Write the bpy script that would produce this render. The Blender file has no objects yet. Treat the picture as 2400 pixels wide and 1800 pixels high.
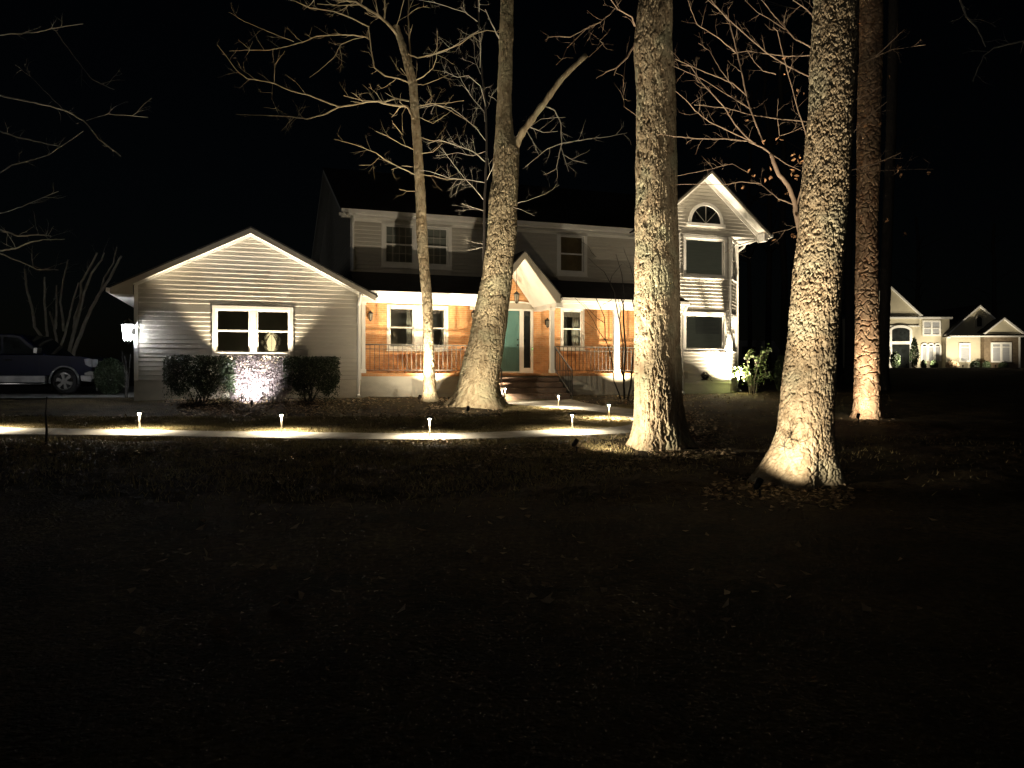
import bpy, math, random
import numpy as np
from mathutils import Matrix, Vector
R = math.radians
SC = bpy.context.scene
COL = SC.collection
F = 1779.0; CX = 1200.0; HY = 873.0; ZE = 1.6
TH = math.atan(0.35); CT, ST = math.cos(TH), math.sin(TH)
random.seed(5); RNG = np.random.default_rng(5)

# ------------------------------------------------------------------ geometry helpers
def px(x, y, Y):                       # a point at depth Y (z relative to the eye)
    return ((x-CX)/F*Y, Y, (HY-y)/F*Y)
def hu(x, v):                          # house coordinate u for picture column x on the wall plane v
    k = (x-CX)/F
    Y = v/(CT-k*ST)
    return Y*(k*CT+ST)
def hz(x, y, v):
    k = (x-CX)/F
    Y = v/(CT-k*ST)
    return (HY-y)/F*Y
def H(p):
    u, v, z = p
    return (u*CT-v*ST, u*ST+v*CT, z)
GV = [-60, 0, 8, 12, 14, 16.5, 18, 20, 21.5, 22.5, 23.3, 30, 400]
GZ = [-1.8, -1.6, -1.45, -1.33, -1.28, -1.17, -1.10, -1.0, -.88, -.80, -.76, -.72, -.72]
def ground(X, Y):
    X = np.asarray(X, float); Y = np.asarray(Y, float)
    v = -X*ST+Y*CT
    z = np.interp(v, GV, GZ)
    t = np.clip((Y-32)/42, 0, 1); t = t*t*(3-2*t)
    return z+1.17*t
def gp(x, y):                          # picture point on the ground
    k = (x-CX)/F; s = (HY-y)/F
    lo, hi = 2.0, 60.0
    for _ in range(50):
        m = (lo+hi)/2
        if s*m > float(ground(k*m, m)): lo = m
        else: hi = m
    return (k*lo, lo)

def smooth3(q):                         # ten points along a cubic
    o = []
    for i in range(10):
        t = i/9; o.append(tuple((1-t)**3*q[0][k]+3*(1-t)**2*t*q[1][k]+3*(1-t)*t*t*q[2][k]+t**3*q[3][k] for k in range(3)))
    return o
class MB:
    def __init__(s, house=False): s.v = []; s.f = []; s.h = house
    def add(s, vs, fs):
        n = len(s.v); s.v += [tuple(p) for p in vs]; s.f += [tuple(i+n for i in f) for f in fs]; return s
    def quad(s, a, b, c, d): return s.add([a, b, c, d], [(0, 1, 2, 3)])
    def poly(s, pts): return s.add(pts, [tuple(range(len(pts)))])
    def box(s, x0, x1, y0, y1, z0, z1, m=None):
        vs = [(x, y, z) for z in (z0, z1) for y in (y0, y1) for x in (x0, x1)]
        if m: vs = [m(*p) for p in vs]
        return s.add(vs, [(0, 2, 3, 1), (4, 5, 7, 6), (0, 1, 5, 4), (2, 6, 7, 3), (0, 4, 6, 2), (1, 3, 7, 5)])
    def prism(s, pts, axis, a, b):     # 2D outline extruded along an axis from a to b
        n = len(pts)
        def P(p, t):
            return {0: (t, p[0], p[1]), 1: (p[0], t, p[1]), 2: (p[0], p[1], t)}[axis]
        vs = [P(p, a) for p in pts]+[P(p, b) for p in pts]
        fs = [tuple(range(n-1, -1, -1)), tuple(range(n, 2*n))]+[(i, (i+1) % n, n+(i+1) % n, n+i) for i in range(n)]
        return s.add(vs, fs)
    def tube(s, pts, rad, n=6, cap=True):
        pts = [Vector(p) for p in pts]
        if not hasattr(rad, '__len__'): rad = [rad]*len(pts)
        vs = []; ref = None
        for i, p in enumerate(pts):
            t = (pts[min(i+1, len(pts)-1)]-pts[max(i-1, 0)])
            if t.length < 1e-9: t = Vector((0, 0, 1))
            t.normalize()
            if ref is None: ref = t.orthogonal().normalized()
            ref = (ref-t*ref.dot(t))
            if ref.length < 1e-6: ref = t.orthogonal()
            ref.normalize(); b = t.cross(ref)
            for k in range(n):
                a = 2*math.pi*k/n
                vs.append(tuple(p+(ref*math.cos(a)+b*math.sin(a))*rad[i]))
        fs = [(i*n+k, i*n+(k+1) % n, (i+1)*n+(k+1) % n, (i+1)*n+k) for i in range(len(pts)-1) for k in range(n)]
        if cap: fs += [tuple(range(n-1, -1, -1)), tuple((len(pts)-1)*n+k for k in range(n))]
        return s.add(vs, fs)
    def lathe(s, prof, c, n=16):       # prof of (radius, z)
        vs = [(c[0]+r*math.cos(2*math.pi*k/n), c[1]+r*math.sin(2*math.pi*k/n), c[2]+z) for r, z in prof for k in range(n)]
        fs = [(i*n+k, i*n+(k+1) % n, (i+1)*n+(k+1) % n, (i+1)*n+k) for i in range(len(prof)-1) for k in range(n)]
        fs += [tuple(range(n-1, -1, -1)), tuple((len(prof)-1)*n+k for k in range(n))]
        return s.add(vs, fs)
    def build(s, name, mat, parent=None, smooth=False):
        vs = s.v
        if s.h: vs = [H(p) for p in vs]
        return mesh(name, vs, s.f, mat, parent, smooth)

def rootmat(p):
    m = Matrix.Identity(4)
    while p is not None:
        m = p['_m'] and Matrix([p['_m'][i*4:i*4+4] for i in range(4)]) @ m if '_m' in p else m
        p = p.parent
    return m
def mesh(name, vs, fs, mat, parent=None, smooth=False):
    me = bpy.data.meshes.new(name)
    a = np.array(vs, float).reshape(-1, 3); a = a+np.array([0, 0, ZE])
    if parent is not None:
        p = parent
        while p.parent is not None: p = p.parent
        mi = np.array(MATS[p.name].inverted())
        a = a@mi[:3, :3].T+mi[:3, 3]
        loc = None
    else:
        loc = np.array([a[:, 0].mean(), a[:, 1].mean(), a[:, 2].min()]); a = a-loc
    if isinstance(fs, np.ndarray):
        n, k = fs.shape
        me.vertices.add(len(a)); me.vertices.foreach_set('co', a.astype(np.float32).ravel())
        me.loops.add(n*k); me.loops.foreach_set('vertex_index', fs.astype(np.int32).ravel())
        me.polygons.add(n)
        me.polygons.foreach_set('loop_start', np.arange(0, n*k, k, dtype=np.int32))
        me.polygons.foreach_set('loop_total', np.full(n, k, dtype=np.int32))
        me.update(calc_edges=True)
    else:
        me.from_pydata([tuple(p) for p in a], [], fs)
    if smooth: me.polygons.foreach_set('use_smooth', [True]*len(me.polygons))
    me.materials.append(mat)
    o = bpy.data.objects.new(name, me); COL.objects.link(o)
    if parent is not None: o.parent = parent
    else:
        o.location = loc; MATS[o.name] = Matrix.Translation(loc)
    return o
MATS = {}
def thing(name, label, cat, loc, rot=0, group=None):
    o = bpy.data.objects.new(name, None); COL.objects.link(o)
    o.empty_display_size = .2
    o.location = (loc[0], loc[1], loc[2]+ZE); o.rotation_euler = (0, 0, rot)
    MATS[o.name] = Matrix.Translation(o.location) @ Matrix.Rotation(rot, 4, 'Z')
    o['label'] = label; o['category'] = cat
    if group: o['group'] = group
    return o
def tag(o, label, cat, group=None):
    o['label'] = label; o['category'] = cat
    if group: o['group'] = group
    return o
def bevel(o, w=.01, seg=2):
    m = o.modifiers.new('Bevel', 'BEVEL'); m.width = w; m.segments = seg; m.limit_method = 'ANGLE'; m.angle_limit = R(35)
    return o

# ------------------------------------------------------------------ materials
def material(name, col, rough=.7, col2=None, scale=8., detail=6., stretch=(1, 1, 1), bump=0., bscale=None, metal=0., spec=.5, lo=.35, hi=.65, trans=None):
    m = bpy.data.materials.new(name); m.use_nodes = True
    nt = m.node_tree; b = nt.nodes['Principled BSDF']
    b.inputs['Base Color'].default_value = (*col, 1); b.inputs['Roughness'].default_value = rough
    b.inputs['Metallic'].default_value = metal; b.inputs['Specular IOR Level'].default_value = spec
    tc = nt.nodes.new('ShaderNodeTexCoord'); mp = nt.nodes.new('ShaderNodeMapping'); mp.inputs['Scale'].default_value = stretch
    nt.links.new(tc.outputs['Object'], mp.inputs['Vector'])
    no = nt.nodes.new('ShaderNodeTexNoise'); no.inputs['Scale'].default_value = scale; no.inputs['Detail'].default_value = detail
    nt.links.new(mp.outputs[0], no.inputs['Vector'])
    rp = nt.nodes.new('ShaderNodeValToRGB'); c2 = col2 or tuple(c*.8 for c in col)
    rp.color_ramp.elements[0].position = lo; rp.color_ramp.elements[1].position = hi
    rp.color_ramp.elements[0].color = (*c2, 1); rp.color_ramp.elements[1].color = (*col, 1)
    nt.links.new(no.outputs['Fac'], rp.inputs[0]); nt.links.new(rp.outputs[0], b.inputs['Base Color'])
    if bump:
        n2 = nt.nodes.new('ShaderNodeTexNoise'); n2.inputs['Scale'].default_value = bscale or scale*3; n2.inputs['Detail'].default_value = 8
        nt.links.new(mp.outputs[0], n2.inputs['Vector'])
        bp = nt.nodes.new('ShaderNodeBump'); bp.inputs['Strength'].default_value = bump; bp.inputs['Distance'].default_value = .02
        nt.links.new(n2.outputs['Fac'], bp.inputs['Height']); nt.links.new(bp.outputs[0], b.inputs['Normal'])
    return m
def bricks(name, c1, c2, mortar, w, h, ms, rough=.85, bump=.6, axes=('X', 'Z')):
    m = material(name, c1, rough); nt = m.node_tree; b = nt.nodes['Principled BSDF']
    tc = nt.nodes.new('ShaderNodeTexCoord'); se = nt.nodes.new('ShaderNodeSeparateXYZ'); co = nt.nodes.new('ShaderNodeCombineXYZ')
    nt.links.new(tc.outputs['Object'], se.inputs[0])
    nt.links.new(se.outputs[axes[0]], co.inputs[0]); nt.links.new(se.outputs[axes[1]], co.inputs[1])
    br = nt.nodes.new('ShaderNodeTexBrick'); br.inputs['Scale'].default_value = 1
    br.inputs['Brick Width'].default_value = w; br.inputs['Row Height'].default_value = h; br.inputs['Mortar Size'].default_value = ms
    br.inputs['Mortar Smooth'].default_value = .2; br.inputs['Bias'].default_value = -.1
    br.inputs['Color1'].default_value = (*c1, 1); br.inputs['Color2'].default_value = (*c2, 1); br.inputs['Mortar'].default_value = (*mortar, 1)
    nt.links.new(co.outputs[0], br.inputs['Vector'])
    no = nt.nodes.new('ShaderNodeTexNoise'); no.inputs['Scale'].default_value = 3.5; no.inputs['Detail'].default_value = 7
    nt.links.new(tc.outputs['Object'], no.inputs['Vector'])
    rp = nt.nodes.new('ShaderNodeValToRGB'); rp.color_ramp.elements[0].position = .3; rp.color_ramp.elements[1].position = .7
    rp.color_ramp.elements[0].color = (.68, .66, .64, 1); rp.color_ramp.elements[1].color = (1.1, 1.1, 1.08, 1)
    nt.links.new(no.outputs['Fac'], rp.inputs[0])
    mx = nt.nodes.new('ShaderNodeMix'); mx.data_type = 'RGBA'; mx.blend_type = 'MULTIPLY'; mx.inputs[0].default_value = 1
    nt.links.new(br.outputs['Color'], mx.inputs[6]); nt.links.new(rp.outputs[0], mx.inputs[7]); nt.links.new(mx.outputs[2], b.inputs['Base Color'])
    bp = nt.nodes.new('ShaderNodeBump'); bp.inputs['Strength'].default_value = bump; bp.inputs['Distance'].default_value = .012; bp.invert = True
    nt.links.new(br.outputs['Fac'], bp.inputs['Height']); nt.links.new(bp.outputs[0], b.inputs['Normal'])
    return m
def emit(name, col, s):
    m = bpy.data.materials.new(name); m.use_nodes = True; b = m.node_tree.nodes['Principled BSDF']
    b.inputs['Emission Color'].default_value = (*col, 1); b.inputs['Emission Strength'].default_value = s
    b.inputs['Base Color'].default_value = (.8, .8, .8, 1)
    return m
def glassmat(name, tint=(.8, .85, .85), amt=.13):
    m = bpy.data.materials.new(name); m.use_nodes = True; nt = m.node_tree; nt.nodes.clear()
    o = nt.nodes.new('ShaderNodeOutputMaterial'); mx = nt.nodes.new('ShaderNodeMixShader'); t = nt.nodes.new('ShaderNodeBsdfTransparent'); g = nt.nodes.new('ShaderNodeBsdfGlossy')
    t.inputs[0].default_value = (*tint, 1); g.inputs['Roughness'].default_value = .03
    fr = nt.nodes.new('ShaderNodeFresnel'); fr.inputs[0].default_value = 1.5
    ad = nt.nodes.new('ShaderNodeMath'); ad.operation = 'ADD'; ad.inputs[1].default_value = amt*.3; nt.links.new(fr.outputs[0], ad.inputs[0])
    nt.links.new(ad.outputs[0], mx.inputs[0]); nt.links.new(t.outputs[0], mx.inputs[1]); nt.links.new(g.outputs[0], mx.inputs[2]); nt.links.new(mx.outputs[0], o.inputs[0])
    return m
M = {}
M['siding'] = material('vinyl_siding', (.46, .44, .385), .5, (.42, .40, .35), 1.3, 5, (.3, 1, 6), bump=.05, bscale=60)
M['siding_dark'] = material('shingle_siding', (.20, .20, .18), .7, (.14, .14, .13), 4)
M['white'] = material('white_trim_paint', (.76, .75, .71), .42, (.69, .68, .64), 2.5, bump=.03, bscale=20)
M['grey_trim'] = material('taupe_trim_paint', (.36, .33, .27), .5, (.31, .29, .24), 3)
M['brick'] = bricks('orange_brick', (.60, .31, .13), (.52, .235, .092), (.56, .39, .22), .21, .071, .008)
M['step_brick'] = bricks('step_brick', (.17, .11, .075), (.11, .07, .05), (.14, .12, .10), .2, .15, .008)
M['parge'] = material('parged_foundation', (.56, .54, .46), .85, (.42, .40, .34), 1.6, 8, (1, 1, 2.2), bump=.3, bscale=35)
M['roof'] = bricks('asphalt_shingles', (.03, .03, .032), (.016, .016, .018), (.008, .008, .008), .3, .14, .01, .95, .5, ('X', 'Y'))
M['door'] = material('teal_door_paint', (.10, .215, .20), .4, (.085, .19, .18), 2)
M['iron'] = material('black_iron', (.10, .095, .085), .45, (.05, .05, .05), 20, metal=.3)
M['dark'] = material('dark_bronze_metal', (.03, .027, .024), .45, (.018, .016, .014), 30, metal=.5)
M['steel'] = material('brushed_copper_stem', (.62, .57, .50), .4, (.5, .45, .38), 30, metal=.35)
M['room'] = material('room_paint', (.34, .34, .31), .9, (.27, .27, .25), 1.5)
M['shade'] = material('cellular_shade', (.62, .65, .60), .9, (.54, .57, .53), 2, stretch=(1, 1, 12))
M['tan_shade'] = material('tan_window_shade', (.22, .16, .08), .9, (.17, .12, .06), 4)
M['curtain'] = material('sheer_curtain', (.55, .54, .48), .9, (.36, .35, .31), 6, 3, (6, 6, .4))
M['glass'] = glassmat('window_glass')
M['darkglass'] = material('dark_glass', (.02, .024, .024), .06, (.012, .014, .014), 3)
M['concrete'] = material('path_concrete', (.34, .33, .295), .85, (.20, .19, .165), 2.2, 9, bump=.35, bscale=45)
M['drive'] = material('driveway_concrete', (.22, .22, .21), .85, (.14, .14, .13), 1.2, 9, bump=.3, bscale=30)
def bark(name, c, c2, s, st, lich=None):
    m = material(name, c, .95, c2, s, 8, st, bump=.3, bscale=s*5, lo=.36, hi=.62, spec=.12)
    if lich:
        nt = m.node_tree; b = nt.nodes['Principled BSDF']; lk = b.inputs['Base Color'].links[0].from_socket
        tc = nt.nodes.new('ShaderNodeTexCoord'); no = nt.nodes.new('ShaderNodeTexNoise'); no.inputs['Scale'].default_value = 1.7; no.inputs['Detail'].default_value = 9
        nt.links.new(tc.outputs['Object'], no.inputs['Vector']); rp = nt.nodes.new('ShaderNodeValToRGB')
        rp.color_ramp.elements[0].position = .5; rp.color_ramp.elements[1].position = .62
        nt.links.new(no.outputs['Fac'], rp.inputs[0]); mx = nt.nodes.new('ShaderNodeMix'); mx.data_type = 'RGBA'
        nt.links.new(rp.outputs[0], mx.inputs[0]); nt.links.new(lk, mx.inputs[6]); mx.inputs[7].default_value = (*lich, 1); nt.links.new(mx.outputs[2], b.inputs['Base Color'])
    return m
M['oak'] = bark('grey_oak_bark', (.33, .285, .20), (.21, .165, .11), 9, (1, 1, .35), (.24, .235, .165))
M['oak2'] = bark('blocky_oak_bark', (.34, .285, .20), (.20, .155, .10), 12, (1, 1, .6), (.27, .25, .18))
M['lean'] = bark('furrowed_bark', (.33, .285, .195), (.19, .155, .10), 10, (1, 1, .35), (.27, .25, .17))
M['smallbark'] = bark('smooth_bark', (.33, .28, .19), (.20, .155, .095), 7, (1, 1, .5), (.26, .23, .16))
M['pine'] = bark('pine_bark', (.44, .31, .20), (.27, .165, .10), 8, (1, 1, .5), (.28, .20, .13))
M['twig'] = material('twig_bark', (.36, .34, .29), .85, (.25, .23, .19), 5)
M['twig2'] = material('reddish_twig_bark', (.34, .255, .185), .85, (.23, .165, .12), 5)
M['mbark'] = material('pale_myrtle_bark', (.34, .31, .24), .8, (.24, .2, .15), 6)
M['darkbark'] = material('shade_dark_bark', (.022, .019, .016), .9, (.013, .011, .01), 6)  # near-black bark carries the shade of unlit stems in its colour
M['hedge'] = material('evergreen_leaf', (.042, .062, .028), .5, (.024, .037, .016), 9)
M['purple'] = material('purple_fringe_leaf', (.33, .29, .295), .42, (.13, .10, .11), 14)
M['leafgreen'] = material('glossy_green_leaf', (.17, .24, .085), .4, (.08, .13, .04), 9)
M['dead'] = material('withered_leaf', (.42, .24, .12), .8, (.26, .13, .06), 9)
M['litter'] = material('fallen_leaf', (.36, .28, .18), .85, (.20, .14, .085), 3)
M['deadgrass'] = material('dormant_grass', (.36, .30, .15), .9, (.18, .15, .07), 2)
M['blue'] = material('dark_blue_car_paint', (.007, .010, .03), .14, (.006, .008, .026), 2, spec=.3)
M['silver'] = material('silver_trim', (.34, .34, .35), .28, (.18, .18, .19), 3, metal=.7)
M['chrome'] = material('chrome', (.75, .75, .75), .12, (.7, .7, .7), 3, metal=1)
M['tyre'] = material('tyre_rubber', (.02, .02, .02), .85, (.012, .012, .012), 20)
M['lamp_glass'] = material('lantern_glass', (.32, .30, .24), .25, (.2, .19, .16), 8)
M['headlight'] = material('headlight_lens', (.40, .41, .43), .15, (.3, .3, .32), 8)
M['pot'] = material('pot_clay', (.05, .048, .045), .8, (.03, .03, .028), 8)
M['palepot'] = material('pale_stone', (.42, .42, .40), .8, (.3, .3, .28), 8)
M['stucco'] = material('cream_stucco', (.46, .42, .31), .9, (.42, .385, .285), 2, bump=.2, bscale=20)
M['nbrick'] = bricks('brown_brick', (.19, .14, .085), (.13, .09, .055), (.17, .14, .10), .22, .075, .01)
M['nroof'] = material('dark_roof', (.02, .02, .02), .95, (.012, .012, .012), 3)
M['blind'] = material('white_blinds', (.36, .37, .39), .6, (.28, .29, .31), 2, stretch=(1, 1, 20))
M['mulch'] = material('mulch', (.06, .042, .028), .95, (.03, .02, .014), 12, bump=.8, bscale=40)
WARM = (1, .82, .575); WARM2 = (1, .70, .38); COOL = (.90, .96, 1)
M['lens'] = emit('lamp_lens', (1, .85, .6), 6)
M['pathlamp'] = emit('path_lamp_glow', (1, .92, .78), 7)
M['lantern_lit'] = emit('lit_lantern_glass', (.95, .97, 1), 60)
M['bulb'] = emit('table_lamp_bulb', (1, .80, .46), .75)

# ground material
def ground_mat():
    m = bpy.data.materials.new('dormant_lawn'); m.use_nodes = True; nt = m.node_tree; b = nt.nodes['Principled BSDF']
    b.inputs['Roughness'].default_value = .95; b.inputs['Specular IOR Level'].default_value = .15
    tc = nt.nodes.new('ShaderNodeTexCoord')
    def noise(s, d): n = nt.nodes.new('ShaderNodeTexNoise'); n.inputs['Scale'].default_value = s; n.inputs['Detail'].default_value = d; nt.links.new(tc.outputs['Object'], n.inputs['Vector']); return n
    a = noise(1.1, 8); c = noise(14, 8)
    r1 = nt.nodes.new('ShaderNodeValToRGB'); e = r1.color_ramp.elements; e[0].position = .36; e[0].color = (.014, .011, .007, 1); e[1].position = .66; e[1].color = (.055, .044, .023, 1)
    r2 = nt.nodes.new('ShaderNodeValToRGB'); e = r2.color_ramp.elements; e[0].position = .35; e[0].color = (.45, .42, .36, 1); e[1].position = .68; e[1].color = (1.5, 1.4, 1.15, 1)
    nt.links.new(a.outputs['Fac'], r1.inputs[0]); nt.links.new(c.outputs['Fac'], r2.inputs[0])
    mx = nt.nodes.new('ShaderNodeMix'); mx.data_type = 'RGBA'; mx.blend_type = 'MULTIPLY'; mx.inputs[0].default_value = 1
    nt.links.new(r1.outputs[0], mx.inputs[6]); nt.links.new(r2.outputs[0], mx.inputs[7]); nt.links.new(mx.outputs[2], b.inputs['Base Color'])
    bp = nt.nodes.new('ShaderNodeBump'); bp.inputs['Strength'].default_value = .8; bp.inputs['Distance'].default_value = .04
    d = noise(30, 9); nt.links.new(d.outputs['Fac'], bp.inputs['Height']); nt.links.new(bp.outputs[0], b.inputs['Normal'])
    return m
M['ground'] = ground_mat()

# ------------------------------------------------------------------ noise for real relief
TAB = RNG.random((256, 256))
def vnoise(x, y, seed=0, perx=None):
    xi = np.floor(x).astype(int); yi = np.floor(y).astype(int); fx = x-xi; fy = y-yi
    fx = fx*fx*(3-2*fx); fy = fy*fy*(3-2*fy)
    def h(a, b):
        if perx: a = a % perx
        return TAB[(a*7+seed*31+b*3) % 256, (b+seed*17+a*13) % 256]
    return (h(xi, yi)*(1-fx)+h(xi+1, yi)*fx)*(1-fy)+(h(xi, yi+1)*(1-fx)+h(xi+1, yi+1)*fx)*fy
def worley(x, y, perx, seed=0):
    xi = np.floor(x).astype(int); yi = np.floor(y).astype(int)
    f1 = np.full(x.shape, 9.); f2 = np.full(x.shape, 9.)
    for dx in (-1, 0, 1):
        for dy in (-2, -1, 0, 1, 2):
            a = xi+dx; b = yi+dy; am = a % perx
            jx = TAB[(am*7+b*3+seed) % 256, (b*5+am*11) % 256]; jy = TAB[(am*13+b*17+seed+9) % 256, (b+am*3+50) % 256]
            d = np.hypot(a+.1+.8*jx-x, b+.1+.8*jy-y)
            f2 = np.minimum(f2, np.maximum(f1, d)); f1 = np.minimum(f1, d)
    return f1, f2

# ------------------------------------------------------------------ ground, path, driveway
def lines(*segs):
    out = []
    for a, b, s in segs: out.append(np.arange(a, b, s))
    return np.concatenate(out+[[segs[-1][1]]])
xs = lines((-400, -60, 20), (-60, -20, 2), (-20, -14, .3), (-14, 11, .075), (11, 20, .3), (20, 80, 2), (80, 400, 20))
ys = lines((-60, 6, 2), (6, 8.4, .3), (8.4, 25, .075), (25, 40, .5), (40, 100, 3), (100, 500, 20))
GX, GY = np.meshgrid(xs, ys)
GZZ = ground(GX, GY)
amp = np.clip((GY-6)/3, 0, 1)*np.clip((40-GY)/12, 0, 1)
GZZ = GZZ+amp*((vnoise(GX*1.3, GY*1.3, 1)-.5)*.05+(vnoise(GX*5, GY*5, 2)-.5)*.03+(vnoise(GX*13, GY*13, 3)-.5)*.028)
def dip(px_, py_, r, h):
    d = np.hypot(GX-px_, GY-py_); return h*np.exp(-(d/r)**2)
TREES = {'N': (1862, 1130), 'M': (1545, 1046), 'L': (1118, 962), 'P': (2032, 980)}
for k, (a, b) in TREES.items():
    g_ = gp(a, b); GZZ = GZZ+dip(g_[0], g_[1]+.3, .75, .07)
# path edges in plan
near_front = [(-160, 1021), (0, 1022), (150, 1023), (327, 1025), (500, 1028), (660, 1031), (840, 1033), (1007, 1034), (1120, 1032), (1230, 1029), (1341, 1025), (1430, 1021), (1510, 1014), (1570, 1005), (1596, 993), (1590, 981), (1550, 971), (1487, 962), (1420, 954), (1370, 946), (1338, 938)]
near_back = [(-160, 1005), (0, 1006), (150, 1008), (327, 1011), (500, 1014), (660, 1016), (840, 1018), (1007, 1019), (1120, 1017), (1230, 1013), (1341, 1009), (1400, 1007), (1450, 1003), (1478, 998), (1486, 991), (1478, 984), (1450, 977), (1400, 968), (1340, 962), (1270, 956), (1175, 948)]
def smooth_line(pts, n=8):
    P = [np.array(p, float) for p in pts]; P = [2*P[0]-P[1]]+P+[2*P[-1]-P[-2]]; out = []
    for i in range(1, len(P)-2):
        for k in range(n):
            t = k/n; a, b, c, d = P[i-1:i+3]
            out.append(.5*((2*b)+(c-a)*t+(2*a-5*b+4*c-d)*t*t+(3*b-a-3*c+d)*t**3))
    out.append(P[-2]); return out
PF = smooth_line([gp(*p) for p in near_front]); PB = smooth_line([gp(*p) for p in near_back])
PFa, PBa = np.array(PF), np.array(PB)
# sink the lawn a little under the slab
from math import inf
sub = (GX > -16) & (GX < 6) & (GY > 12) & (GY < 24)
gx, gy = GX[sub], GY[sub]
poly = np.vstack([PFa, PBa[::-1]])
inside = np.zeros(gx.shape, bool)
for i in range(len(poly)):
    x1, y1 = poly[i]; x2, y2 = poly[(i+1) % len(poly)]
    if y1 == y2: continue
    c = ((y1 > gy) != (y2 > gy)) & (gx < (x2-x1)*(gy-y1)/(y2-y1)+x1); inside ^= c
zz = GZZ[sub]; zz[inside] = ground(gx[inside], gy[inside])-.05
dmin = np.full(gx.shape, 9.)
for p in PF[::2]:
    dmin = np.minimum(dmin, np.hypot(gx-p[0], gy-p[1]))
front = (~inside) & (dmin < .7)
zz[front] -= .05*(1-dmin[front]/.7)
GZZ[sub] = zz
n1, n2 = GX.shape
idx = np.arange(n1*n2).reshape(n1, n2)
fs = np.stack([idx[:-1, :-1], idx[:-1, 1:], idx[1:, 1:], idx[1:, :-1]], -1).reshape(-1, 4)
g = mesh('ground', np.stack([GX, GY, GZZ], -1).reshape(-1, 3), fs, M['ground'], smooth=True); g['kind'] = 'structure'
b = MB(); K = 6
for i in range(len(PF)-1):
    A, Bk, A2, B2 = PF[i], PB[i], PF[i+1], PB[i+1]
    for j in range(K):
        q = []
        for (P0, P1, t) in ((A, Bk, j/K), (A2, B2, j/K), (A2, B2, (j+1)/K), (A, Bk, (j+1)/K)):
            c = P0*(1-t)+P1*t; q.append((c[0], c[1], float(ground(*c))+.035))
        b.quad(*q)
    for (P0, P1) in ((A, A2), (B2, Bk)):
        z0, z1 = float(ground(*P0)), float(ground(*P1))
        b.quad((P0[0], P0[1], z0-.12), (P1[0], P1[1], z1-.12), (P1[0], P1[1], z1+.035), (P0[0], P0[1], z0+.035))
o = b.build('path', M['concrete']); o['kind'] = 'structure'
b = MB()                                # driveway beside the garage
dr = [(-14.6, 21.2), (-11.2, 22.2), (-9.9, 23.6), (-10.3, 27), (-12.0, 36), (-30, 36), (-34, 21)]
b.poly([(x, y, float(ground(x, y))+.03) for x, y in dr]); o = b.build('driveway', M['drive']); o['kind'] = 'structure'

# ------------------------------------------------------------------ the house
HB = H((7.5, 26, -.76))
house = thing('house', 'two storey beige house with brick porch, teal door and uplit front gables', 'house', HB, TH)
def hp(name, b, mat, parent=None, sm=False, bv=0):
    for q in (b if isinstance(b, list) else [b]):
        o = q.build(name, M[mat], parent or house, sm)
        if bv: bevel(o, bv)
    return o
def boxes(*bs): return [MB(True).box(*q) for q in bs]
def plane(v0):                          # front facing wall frame: s along u, d outwards
    return lambda s, d, z: (s, v0-d, z)
CO = .127
def siding(b, Fm, lf, rf, z0, z1, holes=(), out=.014):
    if not callable(lf): l0 = lf; lf = lambda z: l0
    if not callable(rf): r0 = rf; rf = lambda z: r0
    n = int(math.ceil((z1-z0)/CO))
    for i in range(n):
        a = z0+i*CO; e = min(a+CO, z1)
        cuts = sorted({a, e, *[h for H_ in holes for h in (H_[2], H_[3]) if a < h < e]})
        for c0, c1 in zip(cuts[:-1], cuts[1:]):
            if c1-c0 < 1e-5: continue
            mid = (c0+c1)/2
            iv = [(None, None)]
            hs = sorted([h for h in holes if h[2] < mid < h[3]])
            edges = [('L', None)]
            segs = []; cur = None
            for h in hs: segs.append((cur, h[0])); cur = h[1]
            segs.append((cur, None))
            o0 = out*(1-(c0-a)/CO)+.002; o1 = out*(1-(c1-a)/CO)+.002
            for sa, sb in segs:
                la = lf(c0) if sa is None else sa; lb = lf(c1) if sa is None else sa
                ra = rf(c0) if sb is None else sb; rb = rf(c1) if sb is None else sb
                if ra-la < 1e-3: continue
                if rb < lb: lb = rb = (lb+rb)/2
                if c0 == a and c1-c0 > .06:      # rolled lower lip of the lap, then the flat of the board
                    k = .020/(c1-c0); zm_ = c0+.020; lm = la+(lb-la)*k; rm = ra+(rb-ra)*k; om = o0+(o1-o0)*k+.001
                    b.quad(Fm(la, .003, c0), Fm(ra, .003, c0), Fm(rm, om, zm_), Fm(lm, om, zm_))
                    b.quad(Fm(lm, om, zm_), Fm(rm, om, zm_), Fm(rb, o1, c1), Fm(lb, o1, c1))
                else:
                    b.quad(Fm(la, o0, c0), Fm(ra, o0, c0), Fm(rb, o1, c1), Fm(lb, o1, c1))
def flatwall(b, Fm, s0, s1, z0, z1, holes=(), thick=.12):
    zs = sorted({z0, z1, *[h for q in holes for h in (q[2], q[3]) if z0 < h < z1]})
    ss = sorted({s0, s1, *[h for q in holes for h in (q[0], q[1]) if s0 < h < s1]})
    for a, c in zip(zs[:-1], zs[1:]):
        for p, q in zip(ss[:-1], ss[1:]):
            ms, mz = (p+q)/2, (a+c)/2
            if any(h[0] < ms < h[1] and h[2] < mz < h[3] for h in holes): continue
            b.quad(Fm(p, 0, a), Fm(q, 0, a), Fm(q, 0, c), Fm(p, 0, c))
    for h in holes:
        for (p, q) in (((h[0], h[2]), (h[1], h[2])), ((h[1], h[2]), (h[1], h[3])), ((h[1], h[3]), (h[0], h[3])), ((h[0], h[3]), (h[0], h[2]))):
            b.quad(Fm(p[0], 0, p[1]), Fm(q[0], 0, q[1]), Fm(q[0], -thick, q[1]), Fm(p[0], -thick, p[1]))
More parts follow.
